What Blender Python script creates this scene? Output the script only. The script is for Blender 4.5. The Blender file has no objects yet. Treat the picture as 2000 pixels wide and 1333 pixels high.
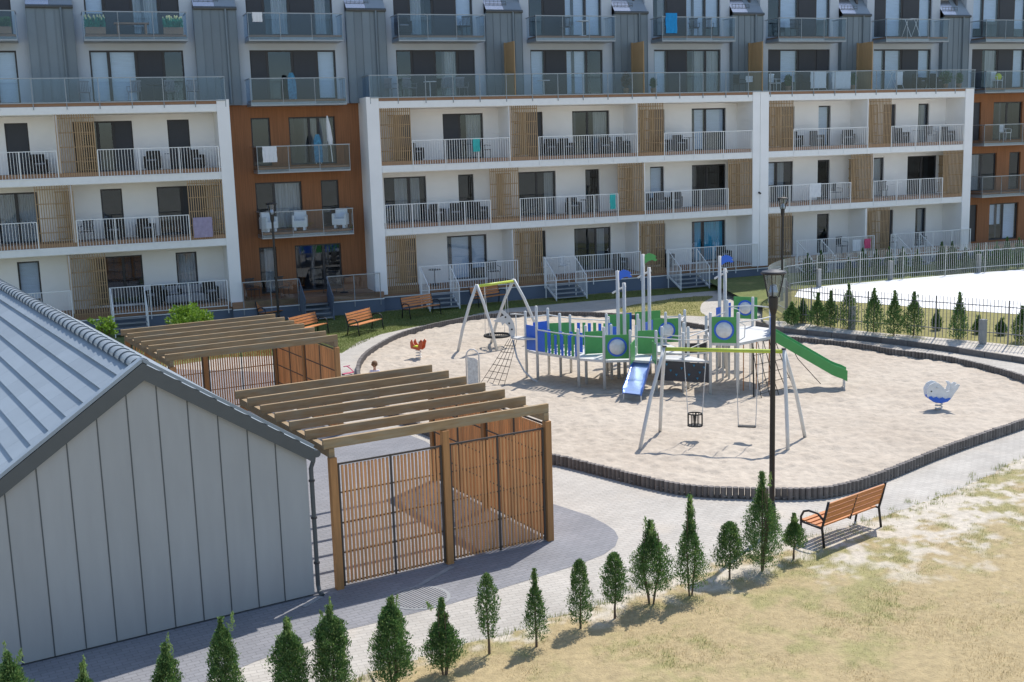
import bpy, math, random
import numpy as np
from mathutils import Vector, Matrix
random.seed(7); rng = np.random.default_rng(7)
S = bpy.context.scene; C = S.collection; PI = math.pi
# ------------------------------------------------------------------ camera
CAM_H = 7.55; FPX = 2271.0
pi_, ro_, ya_ = [math.radians(a) for a in (9.77, -1.75, 20.64)]
Wv = np.array([math.sin(ya_)*math.cos(pi_), math.cos(ya_)*math.cos(pi_), -math.sin(pi_)])
_r = np.array([math.cos(ya_), -math.sin(ya_), 0.0]); _u = np.cross(_r, Wv)
Rv = math.cos(ro_)*_r + math.sin(ro_)*_u; Uv = -math.sin(ro_)*_r + math.cos(ro_)*_u
cam = bpy.data.cameras.new('camera'); camo = bpy.data.objects.new('camera', cam); C.objects.link(camo)
cam.sensor_width = 36; cam.lens = FPX/2000*36; cam.clip_end = 1500
camo.matrix_world = Matrix(((Rv[0], Uv[0], -Wv[0], 0), (Rv[1], Uv[1], -Wv[1], 0), (Rv[2], Uv[2], -Wv[2], CAM_H), (0, 0, 0, 1)))
S.camera = camo
# ------------------------------------------------------------------ sky, sun, exposure
SUN_EL, SUN_AZ = 55.5, 37.0      # azimuth counted from +X towards +Y
w = bpy.data.worlds.new('World'); S.world = w; w.use_nodes = True
nt = w.node_tree; bg = nt.nodes['Background']
sky = nt.nodes.new('ShaderNodeTexSky'); sky.sky_type = 'NISHITA'; sky.sun_disc = False
sky.sun_elevation = math.radians(SUN_EL); sky.sun_rotation = math.radians(90-SUN_AZ)
sky.air_density = 1.0; sky.dust_density = 0.6; sky.ozone_density = 1.0
nt.links.new(sky.outputs[0], bg.inputs[0]); bg.inputs[1].default_value = 0.15
sl = bpy.data.lights.new('sun', 'SUN'); sl.energy = 3.7; sl.angle = math.radians(0.5); sl.color = (1, .95, .885)
so = bpy.data.objects.new('sun', sl); C.objects.link(so)
sd = Vector((math.cos(math.radians(SUN_AZ))*math.cos(math.radians(SUN_EL)), math.sin(math.radians(SUN_AZ))*math.cos(math.radians(SUN_EL)), math.sin(math.radians(SUN_EL))))
so.rotation_euler = sd.to_track_quat('Z', 'Y').to_euler()
S.view_settings.view_transform = 'Standard'; S.view_settings.look = 'None'
S.view_settings.exposure = 0.43
S.cycles.transparent_max_bounces = 32; S.view_settings.gamma = 1; S.view_settings.use_curve_mapping = False

# ------------------------------------------------------------------ helpers
def G(px, py, z=0.0):            # survey: where a sight line through a photo point meets the level z
    d = Wv*FPX + Rv*(px-1000) - Uv*(py-666.5)
    t = (z-CAM_H)/d[2]; return (d[0]*t, d[1]*t, z)
class MB:
    def __init__(s): s.v = []; s.f = []; s.m = []
    def poly(s, pts, mi=0):
        n = len(s.v); s.v += [tuple(p) for p in pts]; s.f.append(tuple(range(n, n+len(pts)))); s.m.append(mi)
    def box(s, x0, x1, y0, y1, z0, z1, mi=0):
        n = len(s.v)
        s.v += [(x, y, z) for z in (z0, z1) for y in (y0, y1) for x in (x0, x1)]
        for f in ((0,2,3,1),(4,5,7,6),(0,1,5,4),(2,6,7,3),(0,4,6,2),(1,3,7,5)):
            s.f.append(tuple(n+i for i in f)); s.m.append(mi)
        return s
    def beam(s, a, b, w, h, mi=0, up=(0,0,1)):     # box from a to b, w across, h along up
        a = Vector(a); b = Vector(b); d = (b-a).normalized(); u = Vector(up)
        if abs(d.dot(u)) > .99: u = Vector((0,1,0))
        r = d.cross(u).normalized(); u = r.cross(d).normalized(); n = len(s.v)
        for p in (a, b):
            for i, j in ((-1,-1),(1,-1),(1,1),(-1,1)): s.v.append(tuple(p + r*(w/2*i) + u*(h/2*j)))
        for f in ((0,1,2,3),(7,6,5,4),(0,4,5,1),(1,5,6,2),(2,6,7,3),(3,7,4,0)):
            s.f.append(tuple(n+i for i in f)); s.m.append(mi)
        return s
    def tube(s, pts, r, seg=8, mi=0, caps=True):   # r: number or list
        pts = [Vector(p) for p in pts]; k = len(pts); rs = r if isinstance(r, (list, tuple)) else [r]*k
        n0 = len(s.v); pu = None
        for i, p in enumerate(pts):
            d = (pts[min(i+1,k-1)]-pts[max(i-1,0)]).normalized()
            u = pu if pu is not None else (Vector((0,0,1)) if abs(d.z) < .9 else Vector((1,0,0)))
            rt = d.cross(u)
            if rt.length < 1e-4: rt = d.cross(Vector((0,1,0)))
            rt.normalize(); u = rt.cross(d).normalized(); pu = u
            for j in range(seg):
                a = 2*PI*j/seg; s.v.append(tuple(p + (rt*math.cos(a)+u*math.sin(a))*rs[i]))
        for i in range(k-1):
            for j in range(seg):
                a = n0+i*seg+j; b = n0+i*seg+(j+1) % seg
                s.f.append((a, b, b+seg, a+seg)); s.m.append(mi)
        if caps:
            s.f.append(tuple(n0+j for j in range(seg))[::-1]); s.m.append(mi)
            s.f.append(tuple(n0+(k-1)*seg+j for j in range(seg))); s.m.append(mi)
        return s
    def lathe(s, prof, seg=16, c=(0,0,0), mi=0):
        n0 = len(s.v)
        for r, z in prof:
            for j in range(seg):
                a = 2*PI*j/seg; s.v.append((c[0]+r*math.cos(a), c[1]+r*math.sin(a), c[2]+z))
        for i in range(len(prof)-1):
            for j in range(seg):
                a = n0+i*seg+j; b = n0+i*seg+(j+1) % seg
                s.f.append((a, b, b+seg, a+seg)); s.m.append(mi)
        s.f.append(tuple(n0+j for j in range(seg))[::-1]); s.m.append(mi)
        s.f.append(tuple(n0+(len(prof)-1)*seg+j for j in range(seg))); s.m.append(mi)
        return s
    def prism(s, pts, h, axis='z', o=0, mi=0):     # 2-D outline extruded by h along the axis, starting at o
        n = len(s.v); k = len(pts)
        def P(p, t): return (p[0], p[1], t) if axis == 'z' else ((p[0], t, p[1]) if axis == 'y' else (t, p[0], p[1]))
        s.v += [P(p, o) for p in pts] + [P(p, o+h) for p in pts]
        s.f.append(tuple(range(n, n+k))[::-1]); s.m.append(mi); s.f.append(tuple(range(n+k, n+2*k))); s.m.append(mi)
        for i in range(k):
            j = (i+1) % k; s.f.append((n+i, n+j, n+k+j, n+k+i)); s.m.append(mi)
        return s
    def blob(s, c, r, seg=8, rings=6, jit=0.0, mi=0):
        n0 = len(s.v); rx, ry, rz = r if isinstance(r, (tuple, list)) else (r, r, r)
        for i in range(rings+1):
            th = PI*i/rings
            for j in range(seg):
                a = 2*PI*j/seg; q = 1+random.uniform(-jit, jit)
                s.v.append((c[0]+rx*q*math.sin(th)*math.cos(a), c[1]+ry*q*math.sin(th)*math.sin(a), c[2]+rz*q*math.cos(th)))
        for i in range(rings):
            for j in range(seg):
                a = n0+i*seg+j; b = n0+i*seg+(j+1) % seg
                s.f.append((a, a+seg, b+seg, b)); s.m.append(mi)
        return s
    def mesh(s, name, mats, smooth=False):
        me = bpy.data.meshes.new(name); me.from_pydata(s.v, [], s.f)
        mats = mats if isinstance(mats, (list, tuple)) else [mats]
        for m in mats: me.materials.append(m)
        if len(mats) > 1: me.polygons.foreach_set('material_index', s.m)
        if smooth: me.polygons.foreach_set('use_smooth', [True]*len(me.polygons))
        me.update(); return me
def link(name, data, parent=None, loc=None, rz=None):
    o = bpy.data.objects.new(name, data); C.objects.link(o)
    if parent is not None: o.parent = parent
    if loc is not None: o.location = loc
    if rz is not None: o.rotation_euler = (0, 0, rz)
    return o
def obj(name, mb, mats, parent=None, loc=None, rz=None, smooth=False, bevel=0, label=None, kind=None):
    o = link(name, mb.mesh(name, mats, smooth), parent, loc, rz)
    if bevel:
        b = o.modifiers.new('bevel', 'BEVEL'); b.width = bevel; b.segments = 1; b.limit_method = 'ANGLE'
    if label: o['label'] = label
    if kind: o['kind'] = kind
    return o
def tag(o, label, cat, group=None):
    o['label'] = label; o['category'] = cat
    if group: o['group'] = group
    return o
def thing(name, label, cat, loc=(0,0,0), rz=0, group=None):
    return tag(link(name, None, None, loc, rz), label, cat, group)
def dup(root, loc, rz, label, group=None, scale=None):
    r = root.copy(); C.objects.link(r); r.location = loc; r.rotation_euler = (0, 0, rz); r['label'] = label
    if group: r['group'] = group
    if scale is not None: r.scale = scale
    for ch in list(root.children):
        c = ch.copy(); C.objects.link(c); c.parent = r
        for g in list(ch.children):
            d = g.copy(); C.objects.link(d); d.parent = c
    return r
def inst(me, name, parent, loc, rz=0, rot=None, scale=None):
    o = link(name, me, parent, loc, rz)
    if rot is not None: o.rotation_euler = rot
    if scale is not None: o.scale = scale
    return o
def inpoly(x, y, poly):
    x = np.asarray(x); y = np.asarray(y); c = np.zeros(x.shape, bool); n = len(poly)
    for i in range(n):
        x0, y0 = poly[i][:2]; x1, y1 = poly[(i+1) % n][:2]
        if y0 == y1: continue
        c ^= ((y0 > y) != (y1 > y)) & (x < (x1-x0)*(y-y0)/(y1-y0)+x0)
    return c
def spline(pts, step=.3, closed=False):
    P = [Vector(p[:2]) for p in pts]; out = []; n = len(P)
    for i in range(n if closed else n-1):
        p0 = P[(i-1) % n] if (closed or i > 0) else P[0]; p1 = P[i]; p2 = P[(i+1) % n]; p3 = P[(i+2) % n] if (closed or i+2 < n) else P[-1]
        m = max(2, int((p2-p1).length/step))
        for k in range(m):
            t = k/m
            out.append(.5*((2*p1)+(p2-p0)*t+(2*p0-5*p1+4*p2-p3)*t*t+(3*p1-p0-3*p2+p3)*t**3))
    if not closed: out.append(P[-1])
    return [(p.x, p.y) for p in out]

# ------------------------------------------------------------------ materials
def mat(name, col, rough=.7, metal=0, var=.12, scale=6, bump=0, bscale=60, col2=None, c2s=2.0, c2t=(.45,.6), rnd=0, stretch=(1,1,1), world=False, spec=.5, trans=0):
    m = bpy.data.materials.new(name); m.use_nodes = True; n = m.node_tree.nodes; l = m.node_tree.links
    b = n['Principled BSDF']; b.inputs['Roughness'].default_value = rough; b.inputs['Metallic'].default_value = metal
    b.inputs['Specular IOR Level'].default_value = spec
    if world: tc = n.new('ShaderNodeNewGeometry').outputs['Position']
    else: tc = n.new('ShaderNodeTexCoord').outputs['Object']
    mp = n.new('ShaderNodeMapping'); mp.inputs['Scale'].default_value = stretch; l.new(tc, mp.inputs['Vector']); tc = mp.outputs[0]
    if rnd:
        oi = n.new('ShaderNodeObjectInfo'); ad = n.new('ShaderNodeVectorMath'); ad.operation = 'ADD'
        mu = n.new('ShaderNodeMath'); mu.operation = 'MULTIPLY'; mu.inputs[1].default_value = 37; l.new(oi.outputs['Random'], mu.inputs[0])
        l.new(tc, ad.inputs[0]); l.new(mu.outputs[0], ad.inputs[1]); tc = ad.outputs[0]
    no = n.new('ShaderNodeTexNoise'); no.inputs['Scale'].default_value = scale; no.inputs['Detail'].default_value = 5; l.new(tc, no.inputs['Vector'])
    mr = n.new('ShaderNodeMapRange'); mr.inputs[1].default_value = .25; mr.inputs[2].default_value = .75; mr.inputs[3].default_value = 1-var; mr.inputs[4].default_value = 1+var; l.new(no.outputs[0], mr.inputs[0])
    val = mr.outputs[0]
    if rnd:
        r2 = n.new('ShaderNodeMapRange'); r2.inputs[3].default_value = 1-rnd; r2.inputs[4].default_value = 1+rnd; l.new(oi.outputs['Random'], r2.inputs[0])
        mm = n.new('ShaderNodeMath'); mm.operation = 'MULTIPLY'; l.new(val, mm.inputs[0]); l.new(r2.outputs[0], mm.inputs[1]); val = mm.outputs[0]
    base = n.new('ShaderNodeRGB'); base.outputs[0].default_value = (*col, 1); cs = base.outputs[0]
    if col2:
        n2 = n.new('ShaderNodeTexNoise'); n2.inputs['Scale'].default_value = c2s; n2.inputs['Detail'].default_value = 7; n2.inputs['Roughness'].default_value = .65; l.new(tc, n2.inputs['Vector'])
        rp = n.new('ShaderNodeMapRange'); rp.inputs[1].default_value = c2t[0]; rp.inputs[2].default_value = c2t[1]; l.new(n2.outputs[0], rp.inputs[0])
        mx = n.new('ShaderNodeMix'); mx.data_type = 'RGBA'; l.new(rp.outputs[0], mx.inputs[0]); l.new(cs, mx.inputs[6]); mx.inputs[7].default_value = (*col2, 1); cs = mx.outputs[2]
    vm = n.new('ShaderNodeVectorMath'); vm.operation = 'SCALE'; l.new(cs, vm.inputs[0]); l.new(val, vm.inputs['Scale']); l.new(vm.outputs[0], b.inputs['Base Color'])
    if bump:
        bn = n.new('ShaderNodeTexNoise'); bn.inputs['Scale'].default_value = bscale; bn.inputs['Detail'].default_value = 6; l.new(tc, bn.inputs['Vector'])
        bu = n.new('ShaderNodeBump'); bu.inputs['Strength'].default_value = 1; bu.inputs['Distance'].default_value = bump; l.new(bn.outputs[0], bu.inputs['Height']); l.new(bu.outputs[0], b.inputs['Normal'])
    if trans:
        tl = n.new('ShaderNodeBsdfTranslucent'); l.new(vm.outputs[0], tl.inputs[0]); ms = n.new('ShaderNodeMixShader'); ms.inputs[0].default_value = trans
        l.new(b.outputs[0], ms.inputs[1]); l.new(tl.outputs[0], ms.inputs[2]); l.new(ms.outputs[0], n['Material Output'].inputs[0])
    return m
def brickmat(name, c1, c2, mortar, bw=.2, bh=.1, rot=0, dirt=None, dt=(.5,.7)):
    m = bpy.data.materials.new(name); m.use_nodes = True; n = m.node_tree.nodes; l = m.node_tree.links; b = n['Principled BSDF']
    g = n.new('ShaderNodeNewGeometry'); mp = n.new('ShaderNodeMapping'); mp.inputs['Rotation'].default_value = (0, 0, rot); l.new(g.outputs['Position'], mp.inputs[0])
    br = n.new('ShaderNodeTexBrick'); br.inputs['Scale'].default_value = 1; br.inputs['Brick Width'].default_value = bw; br.inputs['Row Height'].default_value = bh
    br.inputs['Mortar Size'].default_value = .006; br.inputs['Color1'].default_value = (*c1, 1); br.inputs['Color2'].default_value = (*c2, 1); br.inputs['Mortar'].default_value = (*mortar, 1)
    br.inputs['Bias'].default_value = 0; l.new(mp.outputs[0], br.inputs['Vector'])
    no = n.new('ShaderNodeTexNoise'); no.inputs['Scale'].default_value = .7; no.inputs['Detail'].default_value = 8; l.new(g.outputs['Position'], no.inputs['Vector'])
    mr = n.new('ShaderNodeMapRange'); mr.inputs[1].default_value = .25; mr.inputs[2].default_value = .75; mr.inputs[3].default_value = .86; mr.inputs[4].default_value = 1.14; l.new(no.outputs[0], mr.inputs[0])
    cs = br.outputs['Color']
    if dirt:
        n2 = n.new('ShaderNodeTexNoise'); n2.inputs['Scale'].default_value = .5; n2.inputs['Detail'].default_value = 9; l.new(g.outputs['Position'], n2.inputs['Vector'])
        rp = n.new('ShaderNodeMapRange'); rp.inputs[1].default_value = dt[0]; rp.inputs[2].default_value = dt[1]; l.new(n2.outputs[0], rp.inputs[0])
        mx = n.new('ShaderNodeMix'); mx.data_type = 'RGBA'; l.new(rp.outputs[0], mx.inputs[0]); l.new(cs, mx.inputs[6]); mx.inputs[7].default_value = (*dirt, 1); cs = mx.outputs[2]
    vm = n.new('ShaderNodeVectorMath'); vm.operation = 'SCALE'; l.new(cs, vm.inputs[0]); l.new(mr.outputs[0], vm.inputs['Scale']); l.new(vm.outputs[0], b.inputs['Base Color'])
    bu = n.new('ShaderNodeBump'); bu.inputs['Strength'].default_value = .8; bu.inputs['Distance'].default_value = .006; bu.invert = True; l.new(br.outputs['Fac'], bu.inputs['Height']); l.new(bu.outputs[0], b.inputs['Normal'])
    b.inputs['Roughness'].default_value = .85; return m
def glassmat(name, tint, gloss=.12, rough=.02, refl=(.62, .74, .9, 1)):
    m = bpy.data.materials.new(name); m.use_nodes = True; n = m.node_tree.nodes; l = m.node_tree.links; n.remove(n['Principled BSDF'])
    t = n.new('ShaderNodeBsdfTransparent'); t.inputs[0].default_value = (*tint, 1)
    g = n.new('ShaderNodeBsdfGlossy'); g.inputs['Roughness'].default_value = rough; g.inputs[0].default_value = refl
    lw = n.new('ShaderNodeFresnel'); lw.inputs[0].default_value = 1.5; ad = n.new('ShaderNodeMath'); ad.operation = 'ADD'; ad.inputs[1].default_value = gloss; ad.use_clamp = True; l.new(lw.outputs[0], ad.inputs[0])
    geo = n.new('ShaderNodeNewGeometry'); fr = n.new('ShaderNodeMath'); fr.operation = 'SUBTRACT'; fr.inputs[0].default_value = 1; l.new(geo.outputs['Backfacing'], fr.inputs[1]); mu = n.new('ShaderNodeMath'); mu.operation = 'MULTIPLY'; l.new(ad.outputs[0], mu.inputs[0]); l.new(fr.outputs[0], mu.inputs[1])
    mx = n.new('ShaderNodeMixShader'); l.new(mu.outputs[0], mx.inputs[0]); l.new(t.outputs[0], mx.inputs[1]); l.new(g.outputs[0], mx.inputs[2]); l.new(mx.outputs[0], n['Material Output'].inputs[0])
    return m
M = {}
M['white'] = mat('white_render', (.84,.83,.82), .9, var=.05, scale=.8, bump=.001, bscale=90)
M['bay'] = mat('grey_render', (.46,.51,.565), .9, var=.05, scale=.8, bump=.001, bscale=90)
M['whitemetal'] = mat('white_metal', (.80,.80,.79), .4, var=.04)
M['zinc'] = mat('grey_cladding', (.165,.205,.235), .5, .15, var=.07, scale=1.2, rnd=.09)
M['zincroof'] = mat('zinc_roof', (.26,.28,.31), .38, .55, var=.08, scale=2, rnd=.06)
M['orange'] = mat('orange_boards', (.265,.108,.042), .7, var=.22, scale=3, stretch=(9,9,.25), bump=.004, bscale=4)
M['wooddeck'] = mat('deck_edge', (.30,.17,.10), .7, var=.15, scale=5, stretch=(1,8,8))
M['frame'] = mat('dark_frame', (.035,.034,.038), .5, var=.05)
M['darkpanel'] = mat('dark_blind', (.028,.032,.042), .5, var=.08, scale=3)
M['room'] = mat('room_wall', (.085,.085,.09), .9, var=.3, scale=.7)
M['curtain'] = mat('curtain', (.62,.63,.62), .9, var=.3, scale=3, stretch=(6,6,.15), trans=.3)
M['sky_sheen_blind'] = mat('pale_blind_sky_sheen', (.74,.82,.92), .8, var=.10, scale=5, stretch=(.3,.3,8))  # pale blinds; the blue also paints sky reflected in window panes
M['cyan'] = mat('cyan_curtain', (.08,.50,.72), .8, var=.25, scale=4, stretch=(4,4,.3))
M['slat'] = mat('larch_slat', (.41,.28,.16), .75, var=.2, scale=3, stretch=(6,6,.5))
M['slatstrong'] = mat('timber_divider', (.36,.24,.12), .75, var=.2, scale=3, stretch=(6,6,.5))
M['plinth'] = mat('blue_grey_plinth', (.12,.15,.20), .85, var=.08, scale=1)
M['glass'] = glassmat('window_glass', (.86,.89,.92), .05)
M['bglass'] = glassmat('balustrade_glass', (.83,.88,.92), .02, refl=(.62,.74,.9,1))
M['bglass2'] = glassmat('balustrade_glass_clear', (.88,.91,.93), .01, refl=(.62,.74,.9,1))
M['railgrey'] = mat('galvanised_rail', (.30,.33,.36), .4, .5, var=.05)
M['wicker'] = mat('dark_wicker', (.028,.024,.022), .8, var=.25, scale=40)
M['greyfab'] = mat('grey_fabric', (.22,.22,.24), .9, var=.1)
M['whiteplastic'] = mat('white_plastic', (.78,.79,.80), .5, var=.04)
M['cloth'] = mat('white_cloth', (.80,.81,.83), .9, var=.05, trans=.2)
M['teal'] = mat('teal_towel', (.05,.42,.40), .9); M['blue'] = mat('blue_towel', (.02,.30,.66), .9, trans=.2); M['lilac'] = mat('lilac_cloth', (.42,.36,.50), .9, trans=.2)
M['boardblue'] = mat('patterned_ironing_cover', (.07,.22,.34), .9, var=.5, scale=9); M['yellow'] = mat('yellow_cushion', (.55,.60,.04), .8)
M['pot'] = mat('planter_box', (.30,.19,.12), .8); M['leaf'] = mat('plant_leaf', (.05,.14,.045), .7, var=.35, scale=20, trans=.25); M['tealleaf'] = mat('teal_leaf', (.03,.30,.20), .7, var=.3, trans=.2); M['flower'] = mat('pale_yellow_flower', (.75,.72,.38), .8)
M['steel'] = mat('galvanised_steel', (.56,.56,.55), .5, .15, var=.08, scale=5)
M['play'] = mat('powder_grey_post', (.60,.60,.58), .5, .0, var=.07, scale=6)
M['pgreen'] = mat('green_play_panel', (.07,.32,.085), .45, var=.06); M['pblue'] = mat('blue_play_panel', (.025,.13,.60), .45, var=.06)
M['lime'] = mat('lime_bar', (.47,.56,.07), .45); M['black'] = mat('black_rubber', (.018,.018,.018), .7); M['rope'] = mat('black_rope', (.03,.028,.025), .9)
M['slideblue'] = mat('blue_slide', (.05,.17,.60), .3, var=.05); M['slidesteel'] = mat('slide_steel', (.42,.56,.86), .3, .55, var=.04)
M['bubble'] = mat('clear_bubble', (.62,.64,.64), .15, var=.15, scale=8); M['darkboard'] = mat('dark_climbing_board', (.062,.060,.062), .7, var=.12); M['holdb'] = mat('blue_hold', (.04,.22,.36), .6)
M['benchwood'] = mat('bench_plank', (.50,.19,.055), .6, var=.18, scale=4, stretch=(1,8,8), rnd=.1)
M['castiron'] = mat('dark_iron', (.025,.025,.028), .5, .3)
M['brownmetal'] = mat('brown_black_metal', (.075,.058,.045), .6, .1)
M['lamp'] = mat('black_lamp_paint', (.017,.015,.015), .45); M['lampglass'] = glassmat('lamp_glass', (.75,.75,.7), .15, .15)
M['sand'] = mat('sand_mat', (.48,.415,.335), .95, var=.15, scale=5.5, bump=.03, bscale=10, col2=(.425,.36,.285), c2s=.3, c2t=(.42,.65), world=True)
M['stone'] = mat('edging_concrete', (.15,.135,.125), .9, var=.2, scale=8, bump=.003, bscale=40, rnd=.22)
M['lightpave'] = brickmat('light_block_paving', (.47,.44,.39), (.415,.385,.34), (.35,.325,.285), dirt=(.50,.44,.36), dt=(.55,.75))
M['darkpave'] = brickmat('dark_block_paving', (.205,.208,.222), (.235,.236,.25), (.165,.165,.172), rot=math.radians(-10), dirt=(.28,.265,.25), dt=(.6,.85))
M['drylawn'] = mat('dry_lawn', (.35,.265,.125), .95, var=.25, scale=9, bump=.02, bscale=25, col2=(.20,.215,.075), c2s=.30, c2t=(.52,.72), world=True)
M['edgesoil'] = mat('sandy_soil', (.45,.385,.29), .95, var=.22, scale=7, bump=.02, bscale=20, col2=(.26,.25,.10), c2s=.9, c2t=(.52,.62), world=True)
M['green_lawn'] = mat('green_lawn', (.13,.155,.04), .95, var=.3, scale=5, bump=.015, bscale=30, col2=(.30,.27,.10), c2s=.35, c2t=(.58,.75), world=True)
M['yellowlawn'] = mat('yellow_lawn', (.235,.215,.07), .95, var=.25, scale=3, bump=.015, bscale=30, col2=(.36,.31,.16), c2s=.5, c2t=(.6,.8), world=True)
M['yard'] = brickmat('pale_yard', (.88,.88,.87), (.84,.84,.83), (.55,.55,.55), bw=3.0, bh=1.5, rot=.2)
M['blade'] = mat('straw_blade', (.50,.395,.215), .8, var=.3, scale=14, col2=(.50,.37,.20), c2s=.8, c2t=(.42,.6), world=True, trans=.3)
M['lawnblade'] = mat('lawn_blade', (.16,.20,.05), .8, var=.35, scale=12, world=True, trans=.3, col2=(.28,.25,.10), c2s=.5, c2t=(.5,.7))
M['sandsoil'] = mat('pale_sandy_bank', (.55,.50,.43), .95, var=.2, scale=7, bump=.02, bscale=20, col2=(.30,.28,.13), c2s=1.6, c2t=(.55,.68), world=True)
M['gblade'] = mat('green_blade', (.27,.30,.10), .8, var=.35, scale=12, world=True, trans=.3)
M['gwall'] = mat('grey_sheet_wall', (.345,.352,.35), .6, .05, var=.05, scale=2.5, rnd=.03, stretch=(2,2,.35))
M['groof'] = mat('blue_grey_roof_sheet', (.26,.305,.345), .5, .1, var=.05, scale=2, rnd=.07)
M['gtrim'] = mat('anthracite_trim', (.085,.095,.10), .5, .2, var=.05)
M['timber'] = mat('weathered_beam', (.35,.235,.12), .8, var=.22, scale=3, stretch=(1,7,7), bump=.002, bscale=15, rnd=.08, col2=(.29,.225,.14), c2s=1.5)
M['timberpost'] = mat('orange_post', (.42,.205,.075), .75, var=.2, scale=3, stretch=(7,7,.6), rnd=.1)
M['pslat'] = mat('pergola_slat', (.62,.31,.125), .7, var=.2, scale=2.5, stretch=(7,7,.6), rnd=.16)
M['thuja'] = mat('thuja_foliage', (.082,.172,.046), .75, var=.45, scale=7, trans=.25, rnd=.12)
M['thujatip'] = mat('thuja_shoot_highlight', (.22,.32,.10), .75, var=.3, scale=9, trans=.3)  # light green of young shoots, doubling as painted sunlit highlights
M['thujadark'] = mat('hedge_foliage', (.05,.11,.035), .75, var=.4, scale=7, trans=.2, rnd=.15)
M['bark'] = mat('bark', (.12,.08,.055), .9, var=.3, scale=20)
M['shrub'] = mat('bright_shrub_leaf', (.19,.32,.035), .6, var=.35, scale=5, trans=.35)
M['fencem'] = mat('fence_metal', (.25,.245,.24), .5, .4, var=.1); M['rfence'] = mat('pale_fence_metal', (.42,.44,.43), .45, .4, var=.1); M['concrete'] = mat('concrete_post', (.28,.29,.29), .9, var=.12, bump=.002)
M['skin'] = mat('skin', (.55,.33,.24), .6); M['hair'] = mat('brown_hair', (.16,.085,.04), .8, var=.3, scale=40); M['shirt'] = mat('lilac_white_shirt', (.66,.64,.76), .9); M['shorts'] = mat('dark_shorts', (.06,.07,.1), .9); M['strap'] = mat('black_strap', (.02,.02,.02), .8)
M['red'] = mat('orange_red_paint', (.50,.09,.03), .5); M['pink'] = mat('pink_plastic', (.60,.06,.16), .5); M['whalew'] = mat('white_whale_panel', (.70,.72,.73), .5); M['manhole'] = mat('manhole_iron', (.27,.27,.275), .7, .3, var=.2, scale=30, bump=.004, bscale=40)
M['roof_highlight'] = mat('roof_sheet_highlight', (.60,.62,.64), .25, .85, var=.05)  # same roof metal, its bright highlight put into the colour
M['signface'] = mat('printed_sign_face', (.55,.58,.58), .5, var=.25, scale=12)

# ------------------------------------------------------------------ ground
def sheet(name, pts, z, m, kind='structure'):
    mb = MB(); mb.poly([(x, y, z) for x, y in pts]); o = obj(name, mb, m); o['kind'] = kind; return o
sheet('ground', [(-300,-300),(400,-300),(400,600),(-300,600)], -.012, M['edgesoil'])
sheet('paving', [(-12,8),(48,8),(48,46.0),(34,49.7),(22,50.3),(8,47.2),(-12,45)], -.004, M['lightpave'])
pit_px = [(700,712,.22),(702,735,.22),(722,766,.22),(775,806,.22),(865,846,.22),(965,873,.22),(1075,888,.22),(1150,905,.22),(1250,930,.22),(1325,946,.22),(1390,952,.22),(1450,954,.22),(1540,956,.22),(1612,953,.22),(1660,943,.22),
 (1700,931,.22),(1760,908,.22),(1825,881,.22),(1910,850,.22),(2000,820,.22),(2120,775,.22),(2130,765,.22),(2060,752,.22),(2000,735,.22),(1950,720,.22),(1850,697,.22),(1750,684,.22),(1675,672,.22),(1550,659,.22),(1460,652,.22),(1380,637,.22),(1290,622,.22),(1200,613,.22),(1100,610,.22),(1010,611,.22),(940,616,.22),(880,626,.22),(830,637,.22),(780,652,.22),(735,675,.22),(710,694,.22)]
pit = spline([G(*p) for p in pit_px], .3, True)
# light path kept as its own pavement band round the far side and to the right
darkpts = [G(*p)[:2] for p in [(-300,1500),(300,1375),(400,1333),(500,1292),(640,1240),(880,1180),(1040,1131),(1130,1103),(1180,1083),(1202,1067),(1208,1050),(1200,1036),(1183,1024),(1150,1007),(1078,984),(1000,955),(900,905),(830,862),(800,850),(680,828),(600,815),(520,790),(640,752),(660,742),(620,730),(300,720),(-100,900)]]
sheet('dark_paving', darkpts, .0, M['darkpave'])
# dry lawn in the foreground with a ragged edge
edge_px = [(640,1345),(700,1322),(780,1298),(870,1272),(950,1250),(1040,1222),(1120,1196),(1200,1172),(1270,1148),(1340,1122),(1400,1100),(1470,1078),(1540,1060),(1600,1048),(1660,1028),(1730,1008),(1790,988),(1850,965),(1920,935),(2000,893),(2150,830)]
edge = spline([G(*p) for p in edge_px], .25)
edge = [(x+random.uniform(-.05,.05), y+random.uniform(-.06,.06)) for x, y in edge]
lawn = edge + [(40,30),(40,3),(-8,3),(-8,12.5)]
sheet('lawn_base', lawn, .0, M['edgesoil'])
def cell(px_, py_, s, seed):
    tab = np.random.default_rng(seed).random((256,256)); i = np.floor(px_/s).astype(int); j = np.floor(py_/s).astype(int); fx = px_/s-i; fy = py_/s-j; fx = fx*fx*(3-2*fx); fy = fy*fy*(3-2*fy)
    g = lambda a, b: tab[a % 256, b % 256]
    return (g(i,j)*(1-fx)+g(i+1,j)*fx)*(1-fy)+(g(i,j+1)*(1-fx)+g(i+1,j+1)*fx)*fy
_ex = np.array([e[0] for e in edge]); _ey = np.array([e[1] for e in edge])
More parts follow.
